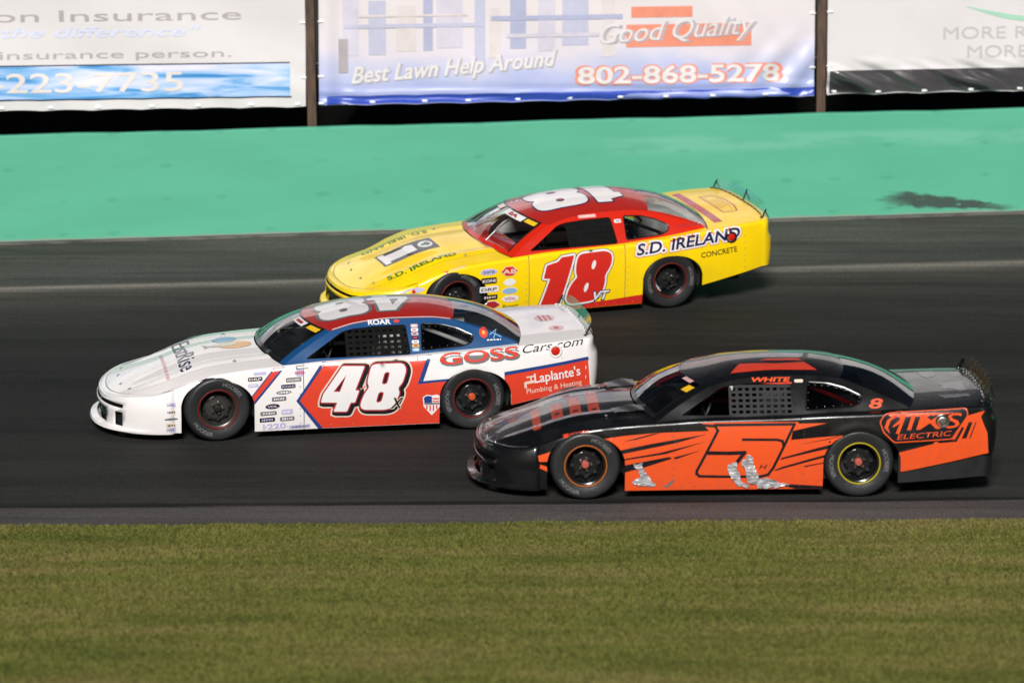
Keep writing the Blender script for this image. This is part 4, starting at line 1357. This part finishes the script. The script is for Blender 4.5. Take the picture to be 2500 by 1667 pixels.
# roof rail name and tag
sticker(put, 1.73, 1.112, 0.22, 0.030, v_pale_red, 'rect', '~', v_cream, proj=P_gh, lay=1)
sticker(put, 2.09, 1.04, 0.085, 0.035, v_white, 'rect', '~', v_grey, proj=P_gh)
put('pinstripe', fill([rotrect(2.95, 0.955, 0.26, 0.010, 3), rotrect(2.97, 0.935, 0.30, 0.010, 3)], step=0.06), v_crim, P_gh, 1)
# hood: block 1 with a clover disc, names along both ridges
put('hood_block', fill([rect(-0.63, 0.05, -0.215, 0.215)], step=0.04), v_black, P_hood, 1)
put('hood_number', fill([[(-0.605, -0.185), (-0.535, -0.185), (-0.535, -0.125), (-0.20, -0.125), (-0.20, 0.11), (-0.27, 0.16), (-0.32, 0.11), (-0.535, 0.11), (-0.535, 0.185), (-0.605, 0.185)]], step=0.04), v_white, P_hood, 2)
put('clover_disc', fill([ell(-0.07, 0.0, 0.085, 0.125)], step=0.04), v_white, P_hood, 2)
put('clover', fill([ell(-0.048, 0.032, 0.03, 0.036, 14), ell(-0.048, -0.032, 0.03, 0.036, 14), ell(-0.092, 0.0, 0.03, 0.036, 14), rotrect(-0.03, 0, 0.06, 0.014, 20)], step=0.04), v_green, P_hood, 3)
put('hood_name', txt('S.D. IRELAND', 0.090, -0.71, -0.60, width=0.84, bold=0.03, step=0.03), v_green, P_hood, 2)
V, T = text2d('S.D. IRELAND', 0.090, bold=0.03, step=0.03, width=0.82)
put('hood_name', ([(0.12 - a, 0.56 - b) for a, b in V], T), v_green, P_hood, 2)
# roof number, to be read from the far side
def upside(vt, x, y): return [(x - a, y - b) for a, b in vt[0]], vt[1]
r1 = [(0.05, 0), (0.29, 0), (0.29, 0.74), (0.14, 0.74), (0.14, 0.67), (0.0, 0.60), (0.0, 0.47), (0.05, 0.47)]
r8 = [(0.38, 0.0), (0.74, 0.0), (0.82, 0.08), (0.82, 0.31), (0.76, 0.375), (0.82, 0.44), (0.82, 0.66), (0.74, 0.74), (0.38, 0.74), (0.30, 0.66), (0.30, 0.44), (0.36, 0.375), (0.30, 0.31), (0.30, 0.08)]
r8 = [(x + 0.06, y) for x, y in r8]
def flip(p): return [(2.32 - a * 1.24, 0.36 - b) for a, b in p]
number(put, [(flip(rnd(r1, 0.01, 2)), []), (flip(rnd(r8, 0.09)), [flip(ell(0.62, 0.54, 0.042, 0.05, 16)), flip(ell(0.62, 0.21, 0.05, 0.05, 16))])],
       [(0.022, v_navy), (0.0, v_white)], P_roof, 1, 'roof_number')
V, T = text2d('VT', 0.10, bold=0.03, step=0.04, width=0.15)
put('roof_lettering', ([(1.20 - a, 0.26 - b) for a, b in V], T), v_white, P_roof, 2)
# deck
put('deck_stripe', fill([[(3.315, -0.70), (3.42, -0.70), (3.42, 0.70), (3.315, 0.70)]], step=0.05), v_crim, P_deck, 1)
hexo = [(3.55, -0.40), (3.74, -0.40), (3.80, -0.15), (3.80, 0.15), (3.74, 0.40), (3.55, 0.40)]
put('deck_emblem', fill([(hexo, [grow(hexo, -0.018)])], step=0.05), v_crim, P_deck, 1)
hx2 = grow(hexo, -0.05)
put('deck_emblem', fill([(hx2, [grow(hx2, -0.008)])], step=0.05), v_gold, P_deck, 1)
for k in range(4):
    put('deck_print', fill([rect(3.59 + 0.045 * k, 3.605 + 0.045 * k, -0.22 + 0.03 * k, 0.22 - 0.02 * k)], step=0.05), v_gold, P_deck, 2)
# windscreen strip stickers (fractions up / across)
put('screen_sticker', fill([rect(0.80, 0.955, -0.60, -0.06)], step=0.05), v_white, P_ws, 2)
V, T = text2d('AS', 0.09, bold=0.05, step=0.03, width=0.26)
put('screen_print', ([(0.835 + b, -0.46 + a) for a, b in V], T), v_crim, P_ws, 3)
put('screen_sticker', fill([rect(0.84, 0.95, -0.86, -0.64)], step=0.05), v_yellow, P_ws, 2)
put('screen_sticker', fill([rect(0.82, 0.95, 0.14, 0.42)], step=0.05), v_cream, P_ws, 2)
# air hose and white ribs seen through the screen
mk('air_hose', tube([(1.15, 0.10, 1.10), (1.05, 0.14, 1.02), (0.95, 0.2, 0.93), (0.86, 0.26, 0.82), (0.84, 0.28, 0.74)], 0.030, 10), M_DARK, car)

# ------------------------------------------------------------------ white car, number 48
car, put = build_car('white stock car with blue cabin, red doors and number 48',
                     (-3.2009, 38.7158, 0.3442), 10.0, WHITE, BLUEP, ROOFRED,
                     [(RIM_G, RING_R, HUB_K), (RIM_K, RING_R, HUB_O)],
                     dict(cage=WHITEIN, seat=WHITEIN, filler=(3.55, 0.80), filler_m=(RED, WHITE), steer=3, ledge=WHITE, skirt=False, nose_len=0.69, crown=0.064, roll=-0.6, tail_up=-0.012, glass=clear('screen_whitecar', (0.55, 0.56, 0.55)),
                          spoiler=dict(mat=clear('spoiler_green', (0.80, 0.86, 0.82)), base=WHITE), net_box=(1.38, 2.03, 0.80, 1.07), strap=0.018, net=NETK))
redp = [(1.143, 0.800), (1.6, 0.812), (2.20, 0.825), (2.10, 0.538), (2.44, 0.555), (2.36, 0.35), (2.36, 0.05), (1.09, 0.05), (0.846, 0.401)]
put('door_graphic', fill([redp], CUTS, 0.06), v_redor, P_side, 1)
put('graphic_edge', fill([[(1.098, 0.795), (1.143, 0.800), (0.852, 0.397), (1.123, 0.05), (1.070, 0.05), (0.818, 0.396)]], CUTS, 0.06), v_blue, P_side, 2)
put('graphic_edge', fill([[(2.20, 0.825), (2.245, 0.825), (2.145, 0.549), (2.46, 0.568), (2.46, 0.545), (2.087, 0.519)]], CUTS, 0.06), v_blue, P_side, 2)
put('graphic_edge', fill([[(3.0, 0.609), (3.905, 0.716), (3.914, 0.684), (3.0, 0.572)]], CUTS, 0.05), v_blue, P_side, 2)
put('quarter_graphic', fill([[(3.0, 0.577), (3.905, 0.687), (3.925, 0.40), (3.0, 0.2)]], CUTS, 0.05), v_redor, P_side, 1)
put('fender_stripe', fill([[(0.335, 0.430), (0.600, 0.745), (0.685, 0.755), (0.353, 0.375)]], CUTS, 0.06), v_redor, P_side, 1)
put('stripe_edge', fill([[(0.345, 0.372), (0.685, 0.755), (0.71, 0.757), (0.358, 0.350)]], CUTS, 0.06), v_blue, P_side, 2)
put('stripe_edge', fill([[(0.330, 0.440), (0.588, 0.745), (0.606, 0.748), (0.335, 0.428)]], CUTS, 0.06), v_blue, P_side, 2)
four = [(1.305, 0.742), (1.536, 0.732), (1.432, 0.483), (1.474, 0.481), (1.428, 0.353), (1.384, 0.355), (1.344, 0.259), (1.204, 0.265), (1.244, 0.361), (1.072, 0.369), (1.099, 0.459)]
eight = [(1.623, 0.748), (1.942, 0.747), (1.973, 0.680), (1.927, 0.539), (1.876, 0.489), (1.901, 0.436), (1.823, 0.282), (1.746, 0.260), (1.504, 0.271), (1.479, 0.324), (1.531, 0.452),
         (1.583, 0.509), (1.557, 0.556), (1.597, 0.710)]
gl = [(rnd(four, 0.012, 2), [[(1.205, 0.478), (1.345, 0.652), (1.272, 0.475)]]),
      (rnd(eight, 0.05), [rnd([(1.742, 0.66), (1.800, 0.662), (1.765, 0.535), (1.707, 0.535)], 0.03), rnd([(1.678, 0.455), (1.735, 0.455), (1.704, 0.345), (1.645, 0.342)], 0.03)])]
sh = lambda p, dx, dz: [(a + dx, b + dz) for a, b in p]
number(put, [(sh(o_, 0.018, -0.012), []) for o_, h in gl], [(0.052, v_cream), (0.036, v_black)], P_side, 3)
number(put, gl, [(0.014, v_crim), (0.0, v_white)], P_side, 5)
for d, m, l in ((0.07, v_cream, 7), (0.02, v_black, 8)):
    put('lettering', txt('X', 0.115, 1.80 - d * 0.1, 0.275, width=0.13 + d * 0.3, shear=0.3, bold=d), m, P_side, l)
shield = [(2.150, 0.372), (2.185, 0.392), (2.235, 0.382), (2.285, 0.392), (2.318, 0.372), (2.312, 0.28), (2.235, 0.192), (2.158, 0.28)]
put('shield_badge', fill([grow(shield, 0.010)], CUTS, 0.06), v_white, P_side, 2)
put('shield_badge', fill([[(2.150, 0.372), (2.185, 0.392), (2.235, 0.382), (2.235, 0.315), (2.156, 0.315)]], CUTS, 0.06), v_blue, P_side, 3)
for k in range(4):
    put('shield_stripe', fill([rect(2.175 + 0.034 * k, 2.190 + 0.034 * k, 0.225 + 0.02 * (abs(1.5 - k) > 1), 0.29)], CUTS, 0.06), v_redor, P_side, 3)
put('shield_stripe', fill([rect(2.24, 2.31, 0.35, 0.365), rect(2.24, 2.31, 0.322, 0.336)], CUTS, 0.06), v_redor, P_side, 3)
put('shield_stripe', fill([rect(2.155, 2.312, 0.297, 0.314)], CUTS, 0.06), v_grey, P_side, 4)
nm_ = txt('GOSS', 0.120, 2.325, 0.712, ang=3.2, width=0.83, bold=0.015)
put('name_outline', outline2d([[(x + 0.010, y - 0.012) for x, y in nm_[0]], nm_[1]], 0.010, CUTS), v_grey, P_side, 2)
put('sponsor_name', nm_, v_redor, P_side, 3)
put('sponsor_name', txt('Cars.com', 0.085, 3.20, 0.795, ang=4.5, width=0.66, shear=0.35), v_black, P_side, 3)
put('sponsor_name', txt("Laplante's", 0.105, 3.325, 0.475, ang=6, width=0.50, bold=0.014), v_white, P_side, 2)
put('sponsor_name', txt('Plumbing & Heating', 0.058, 3.24, 0.362, ang=6, width=0.60), v_cream, P_side, 2)
put('tap_emblem', fill([rotrect(3.285, 0.545, 0.10, 0.016, 6), rotrect(3.285, 0.515, 0.016, 0.06, 6), rotrect(3.27, 0.485, 0.10, 0.028, 6), rotrect(3.225, 0.455, 0.026, 0.06, 6)], step=0.06), v_cream, P_side, 2)
for (x, z, w_, h, bgm, shp, t_, tm) in [
        (0.885, 0.745, 0.13, 0.035, v_grey, 'rect', None, None), (0.860, 0.690, 0.12, 0.070, v_lilac, 'arrow', '~', v_red), (0.795, 0.622, 0.16, 0.045, v_grey, 'rect', 'HOOSIER', v_white),
        (0.738, 0.555, 0.15, 0.042, v_black, 'rect', 'KONI', v_lilac), (0.690, 0.494, 0.16, 0.040, v_grey, 'oval', '~', v_white), (0.640, 0.427, 0.15, 0.046, v_grey, 'rect', '~', v_white),
        (0.571, 0.350, 0.15, 0.055, v_navy, 'oval', 'VDL', v_cream), (0.528, 0.277, 0.17, 0.042, v_grey, 'rect', '~', v_white), (0.515, 0.208, 0.16, 0.046, v_black, 'rect', '~', v_lilac),
        (0.722, 0.285, 0.12, 0.055, v_lilac, 'rect', '~', v_white), (0.722, 0.210, 0.15, 0.045, v_grey, 'rect', '~', v_white),
        (0.448, 0.700, 0.13, 0.030, v_lilac, 'rect', None, None), (0.397, 0.645, 0.15, 0.040, v_black, 'rect', 'DRP', v_white), (0.375, 0.580, 0.11, 0.035, v_lilac, 'rect', '~', v_white)]:
    sticker(put, x, z, w_, h, bgm, shp, t_, tm, ang=2)
put('sticker_print', txt('1220', 0.062, 0.47, 0.100, ang=2, width=0.24, bold=0.03), v_lilac, P_side, 2)
sticker(put, 0.85, 0.118, 0.22, 0.040, v_lilac, 'rect', '~', v_grey, ang=2)
for z, t_, m in ((0.40, '~', v_grey), (0.325, '~', v_black), (0.185, '~', v_black), (0.135, '~', v_grey)):
    sticker(put, -0.475, z, 0.10, 0.048, v_lilac if m is v_grey else v_cream, 'rect', t_, m, ang=4)
sticker(put, -0.475, 0.252, 0.14, 0.026, v_grey, 'oval', None, ang=4)
put('pinstripe', fill([[(-0.20, 0.64), (-0.10, 0.662), (0.0, 0.668), (0.09, 0.668), (0.0, 0.676), (-0.11, 0.672)]], CUTS, 0.05), v_navy, P_side, 2)
# cabin side
put('driver_name', txt('ROAR', 0.043, 1.62, 1.096, width=0.24, bold=0.03), v_white, P_gh, 1)
sticker(put, 1.92, 1.118, 0.06, 0.028, v_redor, 'oval', None, proj=P_gh)
for k, (m, m2) in enumerate(((v_pale_red, v_white), (v_white, v_crim), (v_pale_red, v_navy), (v_navy, v_redor), (v_white, v_grey), (v_gold, v_navy), (v_sky, v_white))):
    sticker(put, 2.10 - 0.008 * k * 0.2, 1.07 - 0.036 * k, 0.075, 0.030, m, 'rect', None, proj=P_gh)
    put('sticker_print', fill([rect(2.075, 2.115, 1.065 - 0.036 * k, 1.075 - 0.036 * k)], step=0.06), m2, P_gh, 3)
put('flower_emblem', fill([ell(2.82, 0.985, 0.045, 0.050, 18)], step=0.05), v_redor, P_gh, 1)
put('flower_emblem', fill([ell(2.82, 0.985, 0.018, 0.02, 12)], step=0.05), v_gold, P_gh, 2)
put('flower_stem', fill([rotrect(2.92, 0.985, 0.09, 0.008, 30), rotrect(2.95, 0.965, 0.12, 0.009, -25), rotrect(2.93, 0.95, 0.08, 0.008, 60)], step=0.06), v_sky, P_gh, 1)
sticker(put, 2.92, 0.915, 0.20, 0.026, BLUEP, 'rect', '~', v_white, proj=P_gh, lay=1)
put('roof_piping', fill([[(x, -GHy(t_ze(x)) * 0.985) for x in lin(1.24, 2.49, 30)] + [(x, -GHy(t_ze(x)) * 0.955) for x in lin(2.49, 1.24, 30)]], step=0.05), v_white, P_roof, 1)
# hood
V, T = text2d('EastRise', 0.20, step=0.04, width=1.16, align='CENTER')
put('hood_name', ([(-0.34 + b, -a - 0.02) for a, b in V], T), v_navy, P_hood, 3)
put('hood_print', fill([rect(-0.49, -0.455, -0.62 + 0.11 * k, -0.54 + 0.11 * k) for k in range(9)], step=0.04), v_pale_red, P_hood, 2)
put('fish_disc', fill([ell(0.29, -0.02, 0.17, 0.15)], step=0.05), v_gold, P_hood, 2)
put('fish_cloud', fill([ell(0.20, 0.30, 0.13, 0.16)], step=0.05), v_sky, P_hood, 2)
fish = [(-0.06, 0.12), (0.02, 0.05), (0.10, 0.10), (0.20, 0.12), (0.30, 0.08), (0.34, 0.02), (0.28, -0.04), (0.18, -0.06), (0.08, -0.02), (0.02, 0.02), (-0.05, -0.05), (-0.02, 0.03)]
put('fish_emblem', fill([rnd(fish, 0.03)], step=0.05), v_fish, P_hood, 3)
put('fish_emblem', fill([[(-0.06, 0.12), (0.0, 0.06), (-0.01, 0.02), (-0.05, -0.05), (-0.02, 0.03)]], step=0.05), v_grey, P_hood, 4)
# roof 48
r4 = [(0.20, 0), (0.36, 0), (0.36, 0.16), (0.43, 0.16), (0.43, 0.30), (0.36, 0.30), (0.36, 0.72), (0.19, 0.72), (0.0, 0.30), (0.0, 0.16), (0.20, 0.16)]
def flip2(p): return [(2.14 - a, 0.35 - b) for a, b in p]
r8b = [(x + 0.10, y) for x, y in r8]
number(put, [(flip2(rnd(r4, 0.01, 2)), [flip2([(0.10, 0.30), (0.20, 0.30), (0.20, 0.54)])]), (flip2(rnd(r8b, 0.07)), [flip2(ell(0.72, 0.53, 0.045, 0.06, 16)), flip2(ell(0.72, 0.21, 0.045, 0.06, 16))])],
       [(0.035, v_grey), (0.0, v_white)], P_roof, 1, 'roof_number')
# deck and screen
sticker(put, 3.62, 0.10, 0.22, 0.30, v_pale_red, 'oval', None, proj=P_deck, lay=1)
put('deck_print', fill([rect(3.56, 3.585, -0.02, 0.22), rect(3.61, 3.635, -0.02, 0.22), rect(3.66, 3.685, 0.0, 0.2)], step=0.05), v_crim, P_deck, 2)
sticker(put, 3.66, -0.38, 0.16, 0.22, v_pale_red, 'oval', None, proj=P_deck, lay=1)
sticker(put, 3.66, -0.38, 0.06, 0.10, v_crim, 'oval', None, proj=P_deck, lay=2)
put('screen_sticker', fill([rect(0.84, 0.95, -0.86, -0.60)], step=0.05), v_yellow, P_ws, 2)
put('screen_sticker', fill([rect(0.82, 0.96, -0.50, -0.10)], step=0.05), v_white, P_ws, 2)
put('screen_print', fill([rect(0.86, 0.92, -0.42, -0.18)], step=0.05), v_crim, P_ws, 3)

# ------------------------------------------------------------------ black and orange car, number 5
car, put = build_car('black stock car with orange flanks and number 5, lowest on the track beside the grass',
                     (0.6759, 36.4751, 0.0971), 2.2, BLK, BLK, BLK,
                     [(RIM_K, RING_O, HUB_P), (RIM_K, RING_Y, HUB_P)],
                     dict(cage=REDT, net=NETG, filler=(3.475, 0.752), steer=1, nose_len=0.575, crown=0.060, roll=-0.6, tail_up=-0.034, glass=DARKGL, rear_glass=clear('rear_smoke', (0.40, 0.40, 0.41)), q_glass=SMOKE,
                          spoiler=dict(mat=clear('spoiler_smoke', (0.42, 0.43, 0.42), gloss=0.22, rough=0.3), many=True), net_box=(1.42, 2.03, 0.80, 1.06), strap=0.0135, dash=M_DARK))
put('fender_flash', fill([[(-0.678, 0.356), (-0.328, 0.488), (-0.351, 0.391), (-0.437, 0.38), (-0.517, 0.399), (-0.54, 0.381), (-0.374, 0.338), (-0.37, 0.287), (-0.494, 0.339)]], CUTS, 0.04), v_orange, P_side, 1)
O1 = [(0.154, 0.611), (0.378, 0.639), (0.665, 0.662), (1.2, 0.678), (1.124, 0.757), (1.6, 0.762), (2.068, 0.757), (2.072, 0.741), (2.345, 0.747), (2.014, 0.672), (1.997, 0.583), (2.502, 0.627), (2.46, 0.55),
      (2.40, 0.30), (2.35, 0.05), (0.36, 0.05), (0.30, 0.372), (0.22, 0.5)]
put('flank_graphic', fill([O1], CUTS, 0.06), v_orange, P_side, 1)
for q in ([(0.367, 0.585), (0.665, 0.659), (0.723, 0.662), (0.493, 0.602)], [(0.27, 0.485), (0.609, 0.553), (1.183, 0.648), (0.896, 0.568), (0.27, 0.445)],
          [(0.33, 0.405), (0.725, 0.469), (1.173, 0.577), (0.782, 0.457), (0.33, 0.392)], [(0.35, 0.343), (0.817, 0.427), (0.84, 0.409), (0.565, 0.322), (0.35, 0.270)],
          [(0.852, 0.42), (1.128, 0.489), (1.024, 0.454), (0.875, 0.402)], [(1.911, 0.407), (2.43, 0.552), (2.40, 0.507), (1.888, 0.385)],
          [(1.842, 0.285), (1.913, 0.315), (2.36, 0.445), (2.345, 0.415), (1.842, 0.274)], [(2.115, 0.319), (2.36, 0.368), (2.345, 0.356), (2.139, 0.311)], [(2.075, 0.537), (2.502, 0.627), (2.36, 0.588)],
          [(1.80, 0.150), (2.34, 0.115), (2.34, 0.09), (2.05, 0.09)]):
    put('flank_streak', fill([q], CUTS, 0.06), v_black, P_side, 2)
num = stroke([(1.10, 0.735), (1.26, 0.725), (1.285, 0.68), (1.085, 0.285), (1.082, 0.255), (1.11, 0.228), (1.33, 0.222), (1.70, 0.218), (1.78, 0.238), (1.83, 0.31), (2.03, 0.738), (1.26, 0.735)], 0.026)
num += stroke([(1.53, 0.592), (1.86, 0.588), (1.915, 0.575), (1.925, 0.53)], 0.024) + stroke([(1.20, 0.462), (1.40, 0.458), (1.545, 0.462), (1.47, 0.36)], 0.036)
put('race_number', fill(num, CUTS, 0.06), v_black, P_side, 3)
put('lettering', txt('H', 0.05, 1.69, 0.295, width=0.08, shear=0.3), v_black, P_side, 3)
# torn wrap mended with silver tape, crumpled
def put_tape(nm, vt, mat, proj, lay):
    V, T = vt
    out = []
    for x, z in V:
        p = P_side(x, z, lay)
        b = 0.5 + 0.5 * noise.noise(Vector((x * 22, z * 16, 4.0))) + 0.4 * noise.noise(Vector((x * 55, z * 40, 2.0)))
        out.append((p[0], p[1] - 0.016 * max(0, b), p[2]))
    return mk(nm, (out, T), mat, car, 12)
def ragged(p, k, a):
    rr_ = random.Random(k)
    return [(x + rr_.uniform(-a, a), z + rr_.uniform(-a, a)) for x, z in densify(p, 0.035)]
put_tape('silver_tape', fill([ragged([(0.472, 0.355), (0.553, 0.372), (0.566, 0.298), (0.690, 0.135), (0.554, 0.144), (0.439, 0.169), (0.531, 0.239), (0.50, 0.31)], 1, 0.012)], CUTS, 0.02), v_tape, P_side, 4)
put_tape('silver_tape', fill([ragged([(1.377, 0.345), (1.472, 0.375), (1.47, 0.30), (1.51, 0.203), (1.607, 0.113), (1.464, 0.129), (1.391, 0.253)], 2, 0.012)], CUTS, 0.02), v_tape, P_side, 4)
put_tape('silver_tape', fill([ragged([(1.52, 0.374), (1.602, 0.453), (1.639, 0.324), (1.69, 0.215), (1.85, 0.172), (2.0, 0.140), (1.92, 0.105), (1.714, 0.10), (1.582, 0.165)], 3, 0.014)], CUTS, 0.02), v_tape, P_side, 5)
put('scrape', fill([[(0.76, 0.125), (0.86, 0.20), (0.87, 0.19), (0.80, 0.115)]], CUTS, 0.04), v_grey, P_side, 4)
# quarter panel
put('quarter_graphic', fill([[(3.03, 0.474), (3.408, 0.548), (3.574, 0.562), (3.677, 0.732), (3.711, 0.792), (3.90, 0.835), (3.86, 0.779), (3.89, 0.70), (3.925, 0.62), (3.945, 0.36), (3.03, 0.25)]], CUTS, 0.05), v_orange, P_side, 1)
put('quarter_streak', fill([[(3.03, 0.475), (3.40, 0.552), (3.39, 0.53), (3.03, 0.445)], [(3.43, 0.556), (3.60, 0.566), (3.67, 0.69), (3.69, 0.675), (3.62, 0.545), (3.44, 0.535)]], CUTS, 0.05), v_black, P_side, 2)
put('quarter_bar', fill([[(3.669, 0.573), (3.737, 0.731), (3.775, 0.731), (3.715, 0.573)], [(3.745, 0.573), (3.805, 0.731), (3.815, 0.731), (3.757, 0.573)]], CUTS, 0.05), v_black, P_side, 2)
logo = [(2.855, 0.756), (2.90, 0.822), (2.96, 0.845), (3.02, 0.848), (3.05, 0.862), (3.10, 0.852), (3.69, 0.872), (3.72, 0.862), (3.735, 0.80), (3.609, 0.622), (3.574, 0.568), (3.003, 0.545), (2.893, 0.650)]
put('logo_plate', fill([rnd(logo, 0.02, 3)], CUTS, 0.05), v_orange, P_side, 3)
put('logo_plate', fill([rnd(grow(logo, -0.012), 0.02, 3)], CUTS, 0.05), v_black, P_side, 4)
bolt = [(2.93, 0.70), (3.03, 0.80), (2.99, 0.79), (3.06, 0.835), (3.15, 0.842), (3.075, 0.645), (3.01, 0.70), (3.05, 0.73), (3.03, 0.775)]
put('logo_bolt', fill([[(2.905, 0.70), (2.93, 0.77), (2.99, 0.815), (3.04, 0.82), (3.01, 0.795), (2.965, 0.765), (2.94, 0.70), (2.96, 0.64)],
                       [(2.985, 0.715), (3.055, 0.775), (3.045, 0.825), (3.10, 0.838), (3.125, 0.838), (3.05, 0.635), (3.015, 0.64), (3.055, 0.735), (2.99, 0.70)]], CUTS, 0.05), v_orange, P_side, 5)
put('sponsor_name', txt('IMS', 0.150, 3.125, 0.672, ang=1.5, width=0.545, shear=0.2, bold=0.006), v_orange, P_side, 5)
put('sponsor_name', txt('ELECTRIC', 0.052, 3.03, 0.580, ang=3, width=0.54, shear=0.2), v_orange, P_side, 5)
# cabin
put('driver_name', txt('WHITE', 0.036, 1.64, 1.092, width=0.38, shear=0.2, bold=0.035), v_orange, P_gh, 1)
sticker(put, 2.10, 1.095, 0.085, 0.026, v_cream, 'rect', None, proj=P_gh)
put('small_number', txt('8', 0.085, 2.77, 0.860, width=0.14, shear=0.2, bold=0.02), v_orange, P_gh, 2)
put('roof_graphic', fill([[(1.45, -0.45), (2.30, -0.45), (2.20, -0.22), (1.90, -0.27), (1.56, -0.20)], [(1.75, -0.16), (2.18, -0.16), (2.15, -0.08), (1.85, -0.10)]], step=0.05), v_redor, P_roof, 1)
put('window_stripe', fill([[(1.72, 1.075), (2.03, 1.086), (2.03, 1.072), (1.9, 1.07)]], step=0.05), v_redor, P_gh, 2)
# hood lettering blocks
for k, (a, b_, y0, y1) in enumerate([(-0.49, -0.41, -0.58, 0.10), (-0.30, -0.19, -0.46, 0.05), (-0.12, -0.01, -0.50, 0.18), (0.06, 0.17, -0.52, 0.38)]):
    put('hood_lettering', fill([rnd(rect(a, b_, y0, y1), 0.015, 2)], step=0.04), vinyl('burnt_orange', (168, 58, 28)), P_hood, 1)
    put('hood_lettering_gap', fill([rect(a + 0.03, b_ - 0.03, y0 + 0.12, y0 + 0.17)], step=0.04), v_black, P_hood, 2)
put('headlight_sticker', fill([[(-0.90, 0.50), (-0.88, 0.56), (-0.80, 0.535), (-0.70, 0.53), (-0.585, 0.515), (-0.66, 0.475), (-0.74, 0.465), (-0.82, 0.48)]], step=0.03), v_grey, P_side, 1)
for k in range(5): put('headlight_mark', fill([rotrect(-0.86 + 0.05 * k, 0.522 - 0.004 * k, 0.02, 0.035, 10)], step=0.03), v_cream, P_side, 3)
put('headlight_sticker', fill([[(-0.86, 0.51), (-0.85, 0.54), (-0.78, 0.52), (-0.70, 0.518), (-0.62, 0.508), (-0.68, 0.487), (-0.75, 0.48), (-0.81, 0.492)]], step=0.03), v_lilac, P_side, 2)
put('sticker', fill([rotrect(-0.19, 0.645, 0.05, 0.05, 10)], step=0.05), v_redor, P_side, 2)
put('sticker_print', txt('HOOSIER', 0.032, -0.155, 0.640, ang=8, width=0.20, bold=0.02), v_redor, P_side, 2)
put('screen_sticker', fill([rect(0.70, 0.86, -0.87, -0.74)], step=0.05), v_yellow, P_ws, 2)
put('screen_sticker', fill([rect(0.90, 0.98, -0.70, -0.45)], step=0.05), v_pale_red, P_ws, 2)
V, F = bevel_box(1.425, 1.455, -0.66, -0.62, 1.015, 1.055, 0.006)
mk('white_block', (V, F), WHITEIN, car)  # small plain white block high in the driver's window
# bent aluminium deflectors at the hood's rear corners
for y0, y1 in ((0.44, 0.66), (-0.66, -0.46)):
    V, F = grid(lambda u, v: (0.30 + 0.30 * u - 0.03 * v, y0 + (y1 - y0) * v, capZ(0.30 + 0.30 * u, (y0 + y1) / 2 / we(0.4)) + 0.008 + 0.030 * math.sin(u * 2.4) * (0.4 + 0.6 * v) + 0.006 * math.sin(9 * u + 3 * v)), lin(0, 1, 9), lin(0, 1, 5))
    mk('cowl_deflector', (V, F), M_ALU, car, 60)
# torn white wrap on the deck
put('deck_wrap', fill([ragged([(3.44, 0.62), (3.60, 0.66), (3.62, 0.40), (3.50, 0.30)], 5, 0.02)], step=0.05), v_grey, P_deck, 1)
put('deck_wrap', fill([ragged([(3.56, 0.05), (3.84, 0.10), (3.80, -0.30), (3.72, -0.34), (3.70, -0.16), (3.60, -0.20)], 6, 0.02), ragged([(3.50, -0.42), (3.80, -0.42), (3.80, -0.52), (3.55, -0.55)], 7, 0.015)], step=0.05), v_grey, P_deck, 1)

# ------------------------------------------------------------------ body roll: the sprung body leans, the wheels stay on the track
for c, roll in ROLLS:
    piv = Matrix.Translation((0, -0.95, 0.12))
    m = piv @ Matrix.Rotation(R(roll), 4, 'X') @ piv.inverted()
    for ch in c.children:
        if not ch.name.startswith('wheel'):
            ch.matrix_basis = m @ ch.matrix_basis
